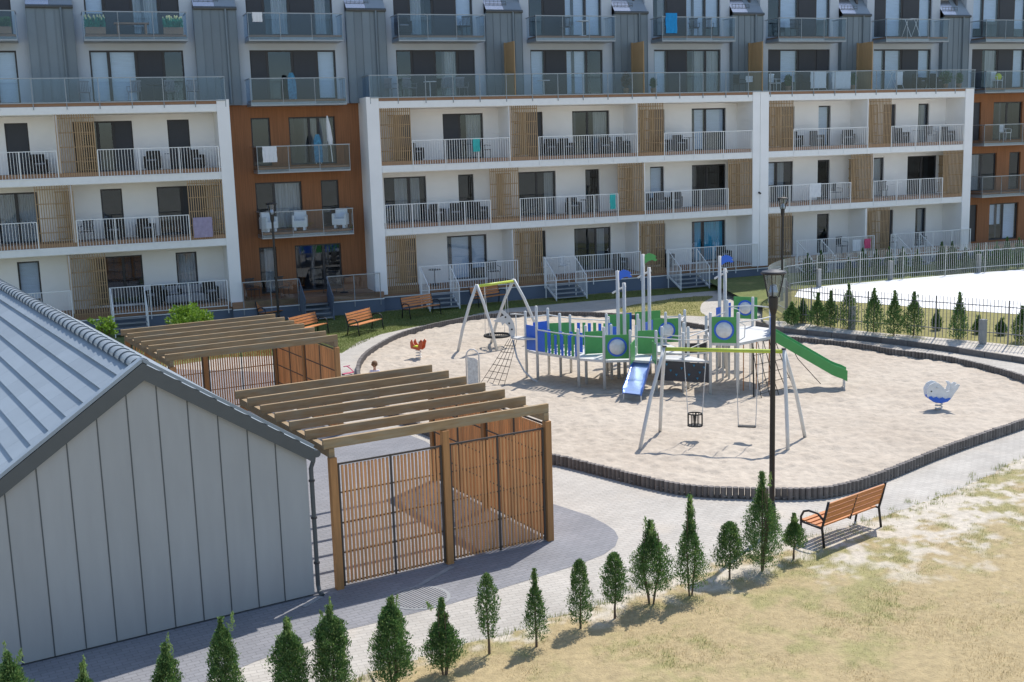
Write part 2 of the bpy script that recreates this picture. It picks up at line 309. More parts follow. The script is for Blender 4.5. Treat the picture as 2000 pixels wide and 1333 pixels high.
def lawn_fields(x, y):
    """bare = how sandy the soil is, green = how green the grass is, at a place on the lawn"""
    d = np.interp(x, _ex, _ey)-y                      # metres in from the path
    wid = np.interp(x, [4, 8, 10.5, 12.5, 15, 18, 22], [.35, .55, .9, 1.9, 2.6, 3.0, 3.0])
    nz = .3*cell(x, y, .8, 21)+.4*cell(x, y, .3, 22)+.3*cell(x, y, .12, 23); u = d/wid
    bare = np.clip((1.22-u*.55+(nz-.5)*3.4-.62)*1.9, 0, 1)*np.clip(1.5-u*.75, 0, 1)
    gn = .3*cell(x, y, 1.3, 31)+.4*cell(x, y, .38, 32)+.3*cell(x, y, .14, 33)
    green = np.clip((gn-.53+.26*np.clip(1.5-u, 0, 1)*np.clip((x-9)/4, .35, 1))*3.2, 0, .85)
    return bare, green
def lawnmat():
    m = mat('dry_lawn', (.385,.30,.16), .95, var=.2, scale=9, bump=.02, bscale=25, world=True); n = m.node_tree.nodes; l = m.node_tree.links
    rgb = [q for q in n if q.type == 'RGB'][0]; vm = [q for q in n if q.type == 'VECT_MATH' and q.operation == 'SCALE'][0]; at = n.new('ShaderNodeAttribute'); at.attribute_name = 'cover'; sp = n.new('ShaderNodeSeparateColor'); l.new(at.outputs['Color'], sp.inputs[0])
    m1 = n.new('ShaderNodeMix'); m1.data_type = 'RGBA'; l.new(sp.outputs[1], m1.inputs[0]); l.new(rgb.outputs[0], m1.inputs[6]); m1.inputs[7].default_value = (.29,.265,.11,1)
    m2 = n.new('ShaderNodeMix'); m2.data_type = 'RGBA'; l.new(sp.outputs[0], m2.inputs[0]); l.new(m1.outputs[2], m2.inputs[6]); m2.inputs[7].default_value = (.52,.465,.38,1); l.new(m2.outputs[2], vm.inputs[0]); return m
gx_ = np.arange(3.5, 26, .085); gy_ = np.arange(8.5, 24, .085); LX, LY = np.meshgrid(gx_, gy_); li = inpoly(LX, LY, lawn); bare_, green_ = lawn_fields(LX, LY)
hh_ = .012+.03*(cell(LX, LY, .7, 41)-.5)*1+.012*cell(LX, LY, .2, 42)+.012; vv = np.stack([LX, LY, hh_], 2).reshape(-1,3); nx = len(gx_); idx = np.arange(len(gx_)*len(gy_)).reshape(len(gy_), nx)
kc = (li[:-1,:-1] & li[1:,1:] & li[1:,:-1] & li[:-1,1:]); fa = np.stack([idx[:-1,:-1], idx[:-1,1:], idx[1:,1:], idx[1:,:-1]], 2)[kc]; used = np.unique(fa); remap = -np.ones(len(vv), int); remap[used] = np.arange(len(used))
me = bpy.data.meshes.new('dry_lawn'); me.from_pydata(vv[used].tolist(), [], remap[fa].tolist()); me.materials.append(lawnmat()); me.polygons.foreach_set('use_smooth', [True]*len(me.polygons))
ca = me.color_attributes.new('cover', 'FLOAT_COLOR', 'POINT'); cc_ = np.zeros((len(used),4)); cc_[:,0] = bare_.reshape(-1)[used]; cc_[:,1] = green_.reshape(-1)[used]; cc_[:,3] = 1; ca.data.foreach_set('color', cc_.reshape(-1).astype(np.float32))
link('dry_lawn', me)['kind'] = 'structure'
# lawns by the building
sheet('front_lawn', [(-14,53.1),(-14,41),(0,41.5),(5,43.2)]+[G(*p)[:2] for p in [(668,690),(700,668),(745,653),(800,641),(870,627),(930,613),(1000,602),(1100,593),(1200,584),(1300,576),(1400,568),(1500,560)]]+[(36,51.6),(12,51.6),(12,53.1)], 0.0, M['green_lawn'])
isl = spline([G(*p) for p in [(1212,602),(1260,592),(1340,581),(1392,579),(1372,592),(1368,608),(1378,618),(1350,617),(1300,617),(1220,612)]], .3, True)
sheet('lawn_island', isl, 0.0, M['yellowlawn'])
def blades(name, pts, m, hmin, hmax, wd, z=.005, lean=.5):
    n = len(pts); x = pts[:,0]; y = pts[:,1]; h = rng.uniform(hmin, hmax, n); a = rng.uniform(0, 2*PI, n); la = rng.uniform(0, 2*PI, n); ll = rng.uniform(.1, lean, n)*h
    v = np.zeros((n,3,3)); v[:,0] = np.stack([x-np.cos(a)*wd, y-np.sin(a)*wd, np.full(n,z)], 1); v[:,1] = np.stack([x+np.cos(a)*wd, y+np.sin(a)*wd, np.full(n,z)], 1)
    v[:,2] = np.stack([x+np.cos(la)*ll, y+np.sin(la)*ll, z+h], 1)
    me = bpy.data.meshes.new(name); me.vertices.add(3*n); me.vertices.foreach_set('co', v.reshape(-1)); me.loops.add(3*n); me.loops.foreach_set('vertex_index', np.arange(3*n, dtype=np.int32))
    me.polygons.add(n); me.polygons.foreach_set('loop_start', np.arange(0, 3*n, 3, dtype=np.int32)); me.polygons.foreach_set('loop_total', np.full(n, 3, dtype=np.int32))
    me.materials.append(m); me.update(calc_edges=True); o = link(name, me); o['kind'] = 'stuff'; return o
def scatter(poly, n, box):
    x = rng.uniform(box[0], box[1], n); y = rng.uniform(box[2], box[3], n); k = inpoly(x, y, poly); return np.stack([x[k], y[k]], 1)
p = scatter(lawn, 620000, (2, 24, 9, 23)); ba, gr = lawn_fields(p[:,0], p[:,1]); r1 = rng.random(len(p))
keep = r1 < np.clip(1.0-ba*1.15, .02, 1)*(.40+.6*gr+.25*cell(p[:,0], p[:,1], .3, 51)); p = p[keep]; gr = gr[keep]; isg = rng.random(len(p)) < gr*.62
blades('dry_grass', p[~isg], M['blade'], .015, .048, .0035, z=.015, lean=1.0); blades('green_grass', p[isg], M['gblade'], .02, .06, .004, z=.015, lean=.8)
# tufts along the ragged edge
t = []
for e in edge[:]:
    for _ in range(3):
        c = (e[0]+random.gauss(0,.12), e[1]+random.gauss(-.1,.16)); k = random.randint(3, 26)
        t += [(c[0]+random.gauss(0,.05), c[1]+random.gauss(0,.04)) for _ in range(k)]
for (tx, ty, k) in [(1180,1180,60),(1395,1195,50),(1553,1103,160),(1580,1085,60),(1600,1010,40),(1640,1050,110),(1665,1042,90),(1612,1068,70),(1590,1092,60),(1290,1150,50),(1420,1140,90),(1500,1120,120),(1345,1170,60),(1270,1190,50)]:
    g0 = G(tx, ty); t += [(g0[0]+random.gauss(0,.16), g0[1]+random.gauss(0,.08)) for _ in range(k)]
blades('green_grass_tufts', np.array(t), M['gblade'], .04, .12, .005)
fl = [(-14,51.4),(0,43),(5,43.2)]+[G(*p_)[:2] for p_ in [(668,690),(745,653),(870,627),(1000,602),(1200,584),(1400,568)]]+[(33,51.4)]
blades('lawn_grass', np.concatenate([scatter(fl, 160000, (2, 34, 42, 52)), scatter(isl, 30000, (18, 34, 40, 50))]), M['lawnblade'], .03, .07, .008)
# sand
xs = np.array([q_[0] for q_ in pit]); ys = np.array([q_[1] for q_ in pit]); st = .07
gx = np.arange(xs.min()-.2, xs.max()+.2, st); gy = np.arange(ys.min()-.2, ys.max()+.2, st)
X_, Y_ = np.meshgrid(gx, gy); hz = .02*(cell(X_, Y_, .9, 11)-.5)+.05*(cell(X_, Y_, .36, 12)-.5)+.062*(cell(X_, Y_, .2, 13)-.5)+.04*(cell(X_, Y_, 2.6, 14)-.5)
ins = inpoly(X_, Y_, pit); vv = np.stack([X_, Y_, .055+hz], 2).reshape(-1,3); nx = len(gx)
idx = np.arange(len(gx)*len(gy)).reshape(len(gy), nx); keepc = (ins[:-1,:-1] | ins[1:,1:] | ins[1:,:-1] | ins[:-1,1:])
fa = np.stack([idx[:-1,:-1], idx[:-1,1:], idx[1:,1:], idx[1:,:-1]], 2)[keepc]
used = np.unique(fa); remap = -np.ones(len(vv), int); remap[used] = np.arange(len(used))
me = bpy.data.meshes.new('sand'); me.from_pydata(vv[used].tolist(), [], remap[fa].tolist()); me.materials.append(M['sand']); me.polygons.foreach_set('use_smooth', [True]*len(me.polygons))
o = link('sand', me); o['kind'] = 'structure'

# palisade edging of the sandpit: separate concrete stones
def resample(path, step, closed=True):
    P = [Vector(p_) for p_ in path]; 
    if closed: P.append(P[0])
    out = []; acc = 0
    for a, b in zip(P[:-1], P[1:]):
        L = (b-a).length; d = (b-a)/max(L,1e-6)
        while acc < L: out.append((a+d*acc, math.atan2(d.y, d.x))); acc += step
        acc -= L
    return out
st_mb = MB(); r_ = .066
st_mb.prism([(math.cos(a)*r_*.95, math.sin(a)*r_) for a in [2*PI*k/8+PI/8 for k in range(8)]], .30, 'z', -.06)
stone_me = st_mb.mesh('edging_stone', M['stone'])
ed = thing('sandpit_edging', 'low curved row of dark grey concrete palisade stones round the sandpit', 'edging', (pit[0][0], pit[0][1], 0))
e0 = Vector((pit[0][0], pit[0][1]))
stones = resample(pit, .125)
vis = sorted(range(len(stones)), key=lambda i: stones[i][0].length)
nearset = set([i for i in vis if stones[i][0].x > 7.5 and abs(math.atan2(stones[i][0].x, stones[i][0].y)-math.radians(20.6)) < math.radians(24.5)][:296])
rest = MB()
for i, (c_, a_) in enumerate(stones):
    h_ = random.uniform(-.008, .008)
    if i in nearset:
        inst(stone_me, 'edging_stone', ed, (c_.x-e0.x, c_.y-e0.y, h_), a_)
    else:
        ca, sa = math.cos(a_), math.sin(a_)
        rest.prism([(c_.x-e0.x+ca*px_-sa*py_, c_.y-e0.y+sa*px_+ca*py_) for px_, py_ in [(math.cos(k*PI/4+PI/8)*r_*.95, math.sin(k*PI/4+PI/8)*r_) for k in range(8)]], .30, 'z', -.06+h_)
obj('edging_stones', rest, M['stone'], ed, kind='stuff')
# retaining kerb behind the narrow path on the right, with the raised strip behind it
ret = spline([G(*p_) for p_ in [(1490,630,.2),(1532,640,.2),(1600,647,.2),(1700,657,.2),(1825,672,.2),(1920,686,.2),(2000,698,.2),(2150,722,.2)]], .4)
rt = thing('retaining_edging', 'straight dark grey edging between the narrow path and the fence', 'edging', (ret[0][0], ret[0][1], 0)); r0 = Vector(ret[0])
seg_me = MB().box(-.49,.49,-.05,.05,-.05,.19).mesh('kerb_block', M['stone'])
for c_, a_ in resample(ret, 1.0, False): inst(seg_me, 'kerb_block', rt, (c_.x-r0.x, c_.y-r0.y, 0), a_)
fence_px = [(1490,626,.3),(1545,630,.3),(1600,637,.3),(1650,644,.3),(1730,652,.3),(1800,658,.3),(1900,667,.3),(2000,677,.3),(2120,690,.3)]
fline = spline([G(*p_) for p_ in fence_px], .4)
bank = MB(); n_ = min(len(ret), len(fline))
ri = [ret[int(i*(len(ret)-1)/39)] for i in range(40)]; fi = [fline[int(i*(len(fline)-1)/39)] for i in range(40)]
for i in range(39):
    bank.poly([(*ri[i],.17),(*ri[i+1],.17),(*fi[i+1],.28),(*fi[i],.28)])
for i in range(39):
    q0 = Vector(fi[i]); q1 = Vector(fi[i+1]); bank.poly([(*fi[i],.28),(*fi[i+1],.28),(q1.x+.3,q1.y+.35,.28),(q0.x+.3,q0.y+.35,.28)])
obj('sandy_bank', bank, M['sandsoil'])['kind'] = 'structure'
rearline = spline([G(*p_) for p_ in [(1490,600,.3),(1530,573,.3),(1570,563,.3),(1628,556,.3),(1740,547,.3),(1830,540,.3),(1910,533,.3),(2000,526,.3),(2120,516,.3)]], .4)
yardpts = [(p_[0]+.1, p_[1]+.2) for p_ in fline] + list(reversed(rearline))
sheet('verge_lawn', yardpts, .285, M['yellowlawn'])
yp = [G(*p_, .29)[:2] for p_ in [(1560,566),(1552,580),(1600,587),(1700,593),(1800,601),(1900,608),(2000,615),(2150,626),(2150,514),(2000,526.5),(1900,534),(1740,547.5),(1628,557)]]
sheet('pale_yard', yp, .295, M['yard'])
sheet('rear_verge', [(p_[0], p_[1]) for p_ in rearline]+[(55,51.6),(30,51.6)], .27, M['green_lawn'])

# manhole and gutters in the dark paving
mh = thing('manhole_cover', 'round ribbed manhole cover in the dark paving below the slatted pergola', 'manhole', G(820,1168))
obj('rim', MB().lathe([(.52,.001),(.52,.007),(.475,.007)], 28), M['concrete'], mh); obj('cover', MB().lathe([(.47,.002),(.47,.010)], 28), M['manhole'], mh)
for i in range(-7,8):
    e = math.sqrt(.45**2-(i*.06)**2); inst(bpy.data.meshes.get('rib%d'%abs(i)) or MB().box(-e,e,-.012,.012,.010,.022).mesh('rib%d'%abs(i), M['manhole']), 'rib', mh, (0,i*.06,0))
mh.rotation_euler = (0,0,.5)
def channel(a, b, label):
    a = G(*a); b = G(*b); tt = thing('drain_channel', label, 'drain', a); d = (Vector(b)-Vector(a)); L = d.length; az = math.atan2(d.y, d.x); k = int(L/.5)
    me = MB().box(0,.49,-.045,.045,.002,.012).mesh('channel_stone', M['concrete'])
    for i in range(k): inst(me, 'channel_stone', tt, (math.cos(az)*i*.5, math.sin(az)*i*.5, 0), az)
channel((883,1108), (783,1164), 'thin pale drainage strip running from the middle pergola post to the manhole')
channel((627,1166), (560,1205), 'thin pale drainage strip leading away from the foot of the downpipe')

# ------------------------------------------------------------------ apartment building
YF, YB = 51.72, 53.2            # front of the white frames, back wall of the loggias
FL = [.97, 3.87, 6.73, 9.62, 12.42]     # floor levels
bo = Vector((20, YB, 0))
B = thing('apartment_building', 'long five-storey apartment block with white loggias, orange bays and grey top floors', 'building', bo)
def bobj(name, mb, m, **k):
    k.pop('world', 0); o = obj(name, mb, m, B, **k); o.location = -bo; return o
BIG = [3.42, 5.42]
windows = []       # (x0,x1,z0,z1,wall,kinds)
def win(x0, x1, fl, kinds, wall, h=2.16, split=None, z0=None):
    windows.append((x0, x1, FL[fl]+.04 if z0 is None else z0, FL[fl]+h, wall, kinds, split))
# white loggia walls
for s in (13.47, 20.13, 26.8):
    win(s+1.0, s+1.85, 2, 'd', 'white'); win(s+3.42, s+5.44, 2, {13.47:'dc', 20.13:'gc', 26.8:'bb'}[s], 'white', split=[.42,.58])
    win(s+1.0, s+1.85, 0, 'g', 'white'); win(s+3.40, s+5.42, 0, {13.47:'bb', 20.13:'gc', 26.8:'yY'}[s].lower().replace('y','t'), 'white', split=[.6,.4] if s<26 else [.36,.64])
win(13.9, 15.95, 1, 'cc', 'white', split=[.6,.4]); win(17.55, 18.33, 1, 'g', 'white'); win(20.62, 22.6, 1, 'gc', 'white', split=[.5,.5]); win(24.2, 24.97, 1, 'g', 'white'); win(27.81, 28.6, 1, 'b', 'white'); win(30.22, 32.24, 1, 'gg', 'white', split=[.45,.55])
for fl in (0, 2):
    win(35.6, 36.4, fl, 'g', 'white'); win(37.92, 38.7, fl, 'b' if fl else 'g', 'white'); win(42.1, 42.95, fl, 'd', 'white'); win(44.48, 45.22, fl, 'c', 'white')
win(34.4, 36.36, 1, 'bc', 'white', split=[.5,.5]); win(37.91, 38.7, 1, 'g', 'white'); win(41.4, 42.25, 1, 'c', 'white'); win(43.84, 45.88, 1, 'gg', 'white', split=[.5,.5])
win(-2.12, -1.22, 2, 'd', 'white'); win(.5, 2.93, 2, 'ggd', 'white', split=[.42,.26,.32]); win(4.38, 5.3, 2, 'd', 'white')
win(-3.2, -1.12, 1, 'cc', 'white', split=[.6,.4]); win(1.4, 2.28, 1, 'g', 'white'); win(3.72, 5.8, 1, 'gd', 'white', split=[.5,.5])
win(-2.17, -1.3, 0, 'b', 'white'); win(.9, 2.88, 0, 'gg', 'white', split=[.6,.4]); win(4.3, 5.2, 0, 'c', 'white')
win(7.96, 8.8, 2, 'g', 'orange'); win(9.64, 11.75, 2, 'gcc', 'orange', split=[.44,.2,.36]); win(7.97, 10.05, 1, 'gc', 'orange', split=[.4,.6]); win(10.93, 11.75, 1, 'g', 'orange'); win(7.95, 8.73, 0, 'c', 'orange'); win(9.57, 11.71, 0, 'gg', 'orange', split=[.62,.38])
win(48.0, 48.85, 2, 'd', 'orange'); win(49.75, 51.85, 2, 'gg', 'orange', split=[.5,.5]); win(48.05, 50.12, 1, 'cg', 'orange', split=[.5,.5]); win(51.05, 51.87, 1, 'g', 'orange'); win(48.0, 48.85, 0, 'd', 'orange'); win(49.75, 51.87, 0, 'bb', 'orange', split=[.5,.5])
bays = [(-5.71+6.66*k, -.86+6.66*k) for k in range(10)]          # grey rendered bays of the top floors
k3 = ['dbdb','bbdg','dgdS','gdcd','bdbg','Sdcc','dbdd','bbds','dcds','dcds']; k4 = ['bdcd','bdcd','dcdc','dcdb','gdbb','cdBb','gbdb','dbdb','bbdb','bbdb']
for i, (a, b_) in enumerate(bays):
    win(a+.5, a+4.33, 3, k3[i].replace('S','b').lower().replace('s','b'), 'bay', h=2.2, split=[.2,.29,.29,.22]); win(a+.47, a+4.3, 4, k4[i].lower(), 'bay', h=2.25, split=[.2,.29,.29,.22])
def wallgrid(x0, x1, z0, z1, holes, y):
    """wall face with real openings and 13 cm reveals"""
    mb = MB(); xs = sorted({x0, x1} | {v for h in holes for v in h[:2] if x0 < v < x1}); zs = sorted({z0, z1} | {v for h in holes for v in h[2:4] if z0 < v < z1})
    for xa, xb in zip(xs[:-1], xs[1:]):
        for za, zb in zip(zs[:-1], zs[1:]):
            cx, cz = (xa+xb)/2, (za+zb)/2
            if any(h[0] < cx < h[1] and h[2] < cz < h[3] for h in holes): continue
            mb.poly([(xa,y,za),(xb,y,za),(xb,y,zb),(xa,y,zb)])
    for h in holes:
        a, b, c, d = h[:4]; e = y+.15
        mb.poly([(a,y,c),(a,y,d),(a,e,d),(a,e,c)]); mb.poly([(b,y,c),(b,e,c),(b,e,d),(b,y,d)]); mb.poly([(a,y,d),(b,y,d),(b,e,d),(a,e,d)]); mb.poly([(a,y,c),(a,e,c),(b,e,c),(b,y,c)])
    return mb
def holes(wall, x0, x1, z0, z1): return [h[:4] for h in windows if h[4] == wall and x0 <= h[0] and h[1] <= x1 and z0 <= h[2] and h[3] <= z1]
for x0, x1 in ((-6, 6.6), (13.2, 47.0)): bobj('loggia_wall', wallgrid(x0, x1, .9, 9.4, holes('white', x0, x1, .9, 9.4), YB), M['white'])
for x0, x1 in ((6.6, 13.2), (47.0, 53.6)): bobj('boarded_wall', wallgrid(x0, x1, .9, 9.45, holes('orange', x0, x1, .9, 9.5), YB), M['orange'])
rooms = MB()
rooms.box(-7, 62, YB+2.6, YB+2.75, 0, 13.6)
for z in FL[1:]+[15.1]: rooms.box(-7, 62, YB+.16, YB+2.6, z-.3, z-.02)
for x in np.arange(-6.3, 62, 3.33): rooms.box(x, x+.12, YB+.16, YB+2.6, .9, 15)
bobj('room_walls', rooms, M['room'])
# the frame of one window and its panes
for x0, x1, z0, z1, wall, kinds, split in windows:
    split = split or [1.0]; y = YB+.10; f = .068; mb = MB()
    mb.box(x0,x1,y,y+.05,z0,z0+f); mb.box(x0,x1,y,y+.05,z1-f,z1); mb.box(x0,x0+f,y,y+.05,z0+f,z1-f); mb.box(x1-f,x1,y,y+.05,z0+f,z1-f)
    segs = []; acc = x0
    for s in split: segs.append((acc, acc+s*(x1-x0))); acc += s*(x1-x0)
    for a, b_ in segs[:-1]: mb.box(b_-f*.8, b_+f*.8, y, y+.05, z0+f, z1-f)
    cx = (x0+x1)/2
    for v in range(len(mb.v)): mb.v[v] = (mb.v[v][0]-cx, mb.v[v][1]-y, mb.v[v][2]-z0)
    wo = obj('window', mb, M['frame'], B, loc=Vector((cx, y, z0))-bo)
    for (a, b_), k in zip(segs, kinds):
        pm = M['darkpanel'] if k == 'd' else M['glass']
        yy = -.02 if k == 'd' else .02
        pa = MB().box(a-cx+f*.9, b_-cx-f*.9, yy, yy+.012, f*.95, z1-z0-f*.95); obj('blind_panel' if k == 'd' else 'pane', pa, pm, wo)
        if k in 'cbt':
            cm = M[{'c': 'curtain', 'b': 'sky_sheen_blind', 't': 'cyan'}[k]]; cb = MB(); n_ = 14; xa, xb = a-cx+f, b_-cx-f
            if k == 'c': xb = xa+(xb-xa)*random.choice([.55,.7,1]);
            if k == 'c' and random.random() < .4: sh = (b_-cx-f)-xb; xa += sh; xb += sh
            amp = .0 if k == 'b' else .035; bot = .06 if k != 'b' else random.choice([.06,.06,.5,.9])
            for i in range(n_):
                u0 = xa+(xb-xa)*i/n_; u1 = xa+(xb-xa)*(i+1)/n_; y0 = .14+amp*(i % 2); y1 = .14+amp*((i+1) % 2)
                cb.poly([(u0,y0,bot),(u1,y1,bot),(u1,y1,z1-z0-.06),(u0,y0,z1-z0-.06)])
            obj('curtain' if k != 'b' else 'sky_sheen_blind', cb, cm, wo)
# white slabs, piers and partitions
for x0, x1 in ((-6, 6.87), (13.0, 46.9)):
    px0 = x0 if x0 < 0 else 13.45; px1 = x1-.5
    for z in (3.42, 6.28, 9.14):
        bobj('floor_slab', MB().box(px0, px1, YF+.03, YB-.003, z, z+.30), M['white'])
        bobj('slab_edge_beam', MB().box(px0, px1, YF-.02, YF+.027, z+.015, z+.33), M['whitemetal'], bevel=.01)
        bobj('deck_edge', MB().box(px0, px1, YF+.0, YB-.003, z+.335, z+.50), M['wooddeck'])
for a, b_ in ((6.35, 6.87), (12.87, 13.44), (32.88, 33.3), (33.32, 33.82), (46.36, 46.92)):
    bobj('pier', MB().box(a, b_, YF-.05, YB-.002, .75, 9.66), M['white'])
for x, fls in ((19.73,(0,2)), (26.40,(0,2)), (20.05,()), (40.02,(0,2)), (-.12,(0,2)), (40.36,(1,)), (26.70,(1,)), (.20,(1,))):
    for fl in fls:
        bobj('partition', MB().box(x-.06, x+.06, YF+.03, YB-.002, FL[fl]-.02, FL[fl]+2.42), M['white'])
# plinth and ground-floor deck
for x0, x1 in ((-6, 6.4), (6.4, 13.2), (13.2, 33.6), (33.6, 46.9), (46.9, 54)):
    dy = -.35 if 6 < x0 < 7 else 0
    bobj('plinth', MB().box(x0+.002, x1, YF+.06+dy, YB+.3, 0, .62), M['plinth'])
    bobj('deck_trim', MB().box(x0+.002, x1, YF+.03+dy, YF+.06+dy, .60, .645), M['whitemetal'])
    bobj('terrace_deck', MB().box(x0+.002, x1, YF+.05+dy, YB-.003, .66, .93), M['wooddeck'])
# slatted screens in front of the loggias
def screen(x0, x1, z0, z1, inner=True):
    mb = MB(); n_ = int((x1-x0)/.092)
    for i in range(n_+1):
        x = x0+(x1-x0)*i/n_; mb.box(x-.019, x+.019, YF-.01, YF+.03, z0, z1)
    for z in np.linspace(z0+.12, z1-.15, 5): mb.box(x0, x1, YF+.036, YF+.06, z-.02, z+.02)
    bobj('slatted_screen', mb, M['slat'], kind='stuff')
    if inner:
        mb = MB(); a = x0+(x1-x0)*.5; 
        for i in range(9):
            x = a+.06+i*.085; mb.box(x-.018, x+.018, YB-.35, YB-.31, z0+.35, z1-.3)
        for z in np.linspace(z0+.35, z1-.3, 5): mb.box(a, a+.76, YB-.36, YB-.30, z-.02, z+.02)
        bobj('sliding_shutter', mb, M['slatstrong'], kind='stuff')
for fl, lst in ((2, ((13.47,14.87),(19.74,21.07),(26.42,27.77),(33.84,35.29),(40.05,41.44),(-.14,1.34))), (1, ((18.64,20.04),(25.29,26.67),(31.5,32.86),(38.99,40.34),(45.05,46.35),(-1.17,.27),(4.9,6.33))), (0, ((13.46,14.88),(19.74,21.17),(26.42,27.77),(33.88,35.26),(40.1,41.49),(-.16,1.31)))):
    for a, b_ in lst: screen(a, b_, FL[fl]-.2, FL[fl]+2.43)
# baluster railings: one rail and its balusters
def railing(x0, x1, fl, y=YF-.03, drop=.23, top=.98, z=None, posts=1.45, m=None, sp=.118):
    zf = FL[fl] if z is None else z; mb = MB(); m = m or M['whitemetal']
    mb.box(x0, x1, y-.022, y+.022, zf+top-.03, zf+top); mb.box(x0, x1, y-.012, y+.012, zf-.17+.0, zf-.14)
    n_ = int((x1-x0)/sp)
    for i in range(n_+1):
        x = x0+(x1-x0)*i/n_; mb.box(x-.009, x+.009, y-.008, y+.008, zf-.14, zf+top-.03)
    k = max(1, round((x1-x0)/posts))
    for i in range(k+1):
        x = min(max(x0+(x1-x0)*i/k, x0+.02), x1-.02); mb.box(x-.015, x+.015, y-.014, y+.014, zf-.14-drop, zf+top-.03)
    return bobj('balcony_railing', mb, m, kind='stuff')
for a, b_ in ((14.91,19.67),(21.12,26.34),(27.82,32.85),(35.33,39.98),(41.48,46.33),(-6,-.18),(1.38,6.3)): railing(a, b_, 2)
for a, b_ in ((13.49,18.60),(20.08,25.25),(26.72,31.46),(33.86,38.95),(40.4,45.0),(-6,-1.2),(.3,4.86)): railing(a, b_, 1)
GF = [(14.94,19.86,14.95,16.5),(21.18,26.42,21.2,22.9),(27.85,33.2,27.87,29.6),(35.33,40.48,35.5,37.1),(41.56,46.99,41.8,43.5),(1.34,6.25,1.36,2.83),(-6,-.14,-5,-3.6)]
for a, b_, s0, s1 in GF:
    if s0-a > .2: railing(a, s0, 0, y=YF-.10, drop=.35)
    railing(s0, b_, 0, y=YF-.10, drop=.35)
    st_ = link('entrance_steps', MB().mesh('entrance_steps', M['whitemetal']), B, Vector(((s0+s1)/2, YF, 0))-bo)
    wd = (s1-s0)/2-.06
    for i in range(4):
        obj('step', MB().box(-wd, wd, -.30-.27*(i+1), -.30-.27*i+.02, .62-.17*i, .66-.17*i), M['railgrey'], st_)
    for sx in (-wd, wd):
        mb = MB(); yA, yB = -.14, -1.42
        mb.beam((sx,yA,1.9),(sx,yB,1.12),.03,.03); mb.beam((sx,yA,.62),(sx,yB,-.0+.1),.03,.10)
        for i in range(10):
            t = i/9; yy = yA+(yB-yA)*t; mb.beam((sx,yy,.62-.55*t),(sx,yy,1.9-.78*t),.015,.015,up=(0,1,0))
        mb.box(sx-.02,sx+.02,yA-.02,yA+.02,0,1.9); mb.box(sx-.02,sx+.02,yB-.02,yB+.02,0,1.12); obj('stair_rail', mb, M['whitemetal'], st_, kind='stuff')
# orange bay: hanging glass balconies and glass-railed terrace
def glass_balcony(x0, x1, z, yf, clear=False, yb=YB, base=M['railgrey'], slabh=.16):
    bal = link('glass_balcony', MB().box(x0-(x0+x1)/2, x1-(x0+x1)/2, yf-yb, -.003, -slabh, -.0).mesh('glass_balcony', base), B, Vector(((x0+x1)/2, yb, z))-bo)
    hw = (x1-x0)/2; d = yf-yb; gm = M['bglass2'] if clear else M['bglass']
    obj('deck', MB().box(-hw+.05, hw-.05, d+.06, -.01, .004, .10), M['wooddeck'], bal)
    n_ = 3
    for i in range(n_):
        a = -hw+2*hw*i/n_; obj('glass_panel', MB().box(a+.02, a+2*hw/n_-.02, d-.012, d, -.10, .99), gm, bal)
    for s in (-1, 1): obj('glass_panel', MB().box(s*hw-.006, s*hw+.006, d+.03, -.04, -.10, .99), gm, bal)
    mb = MB(); mb.box(-hw-.02, hw+.02, d-.03, d+.015, .99, 1.03)
    for s in (-1, 1): mb.box(s*hw-.02, s*hw+.02, d+.015, -.002, .99, 1.03)
    for i in range(n_+1):
        a = max(min(-hw+2*hw*i/n_, hw-.012), -hw+.012); mb.box(a-.012, a+.012, d+.003, d+.03, -.12, .99)
    obj('handrail', mb, M['railgrey'], bal); return bal
for z in (FL[1]-.12, FL[2]-.12): glass_balcony(7.95, 12.07, z, 51.95, True)
for z in (FL[1]-.12, FL[2]-.12): glass_balcony(48.0, 52.1, z, 51.95, True)
glass_balcony(7.85, 12.06, FL[3]-.1, 51.95); glass_balcony(47.95, 52.1, FL[3]-.1, 51.95)
for a, b_ in bays: glass_balcony(a+.33, a+4.46, FL[4]-.15, 52.0, a > 18)
# ground floor of the orange bay
gy = YF-.33
for a, b_ in ((6.9,8.1),(8.1,9.3),(10.6,11.8),(11.8,13.0)):
    bobj('glass_panel', MB().box(a+.03, b_-.03, gy, gy+.012, .70, 1.78), M['bglass2'])
mb = MB()
for a, b_ in ((6.85,9.3),(10.6,13.05)):
    mb = MB(); mb.box(a, b_, gy-.02, gy+.03, 1.78, 1.82)
    for x in (a+.02, (a+b_)/2, b_-.02): mb.box(x-.02, x+.02, gy+.014, gy+.045, .35, 1.8)
    bobj('handrail', mb, M['railgrey'])
st_ = link('entrance_steps', MB().mesh('entrance_steps', M['plinth']), B, Vector((9.95, gy, 0))-bo)
for i in range(4): obj('step', MB().box(-.6, .6, -.05-.28*(i+1), -.05-.28*i+.02, .60-.17*i, .65-.17*i), M['railgrey'], st_)
for sx in (-.62, .62):
    mb = MB(); mb.beam((sx,0,1.8),(sx,-1.2,1.1),.035,.035); mb.beam((sx,0,.62),(sx,-1.2,.02),.03,.12); mb.box(sx-.02,sx+.02,-1.22,-1.18,0,1.1); mb.beam((sx,-.03,1.2),(sx,-1.17,.55),.012,1.05,mi=0); obj('stair_rail', mb, M['bglass2'] if False else M['plinth'], st_)
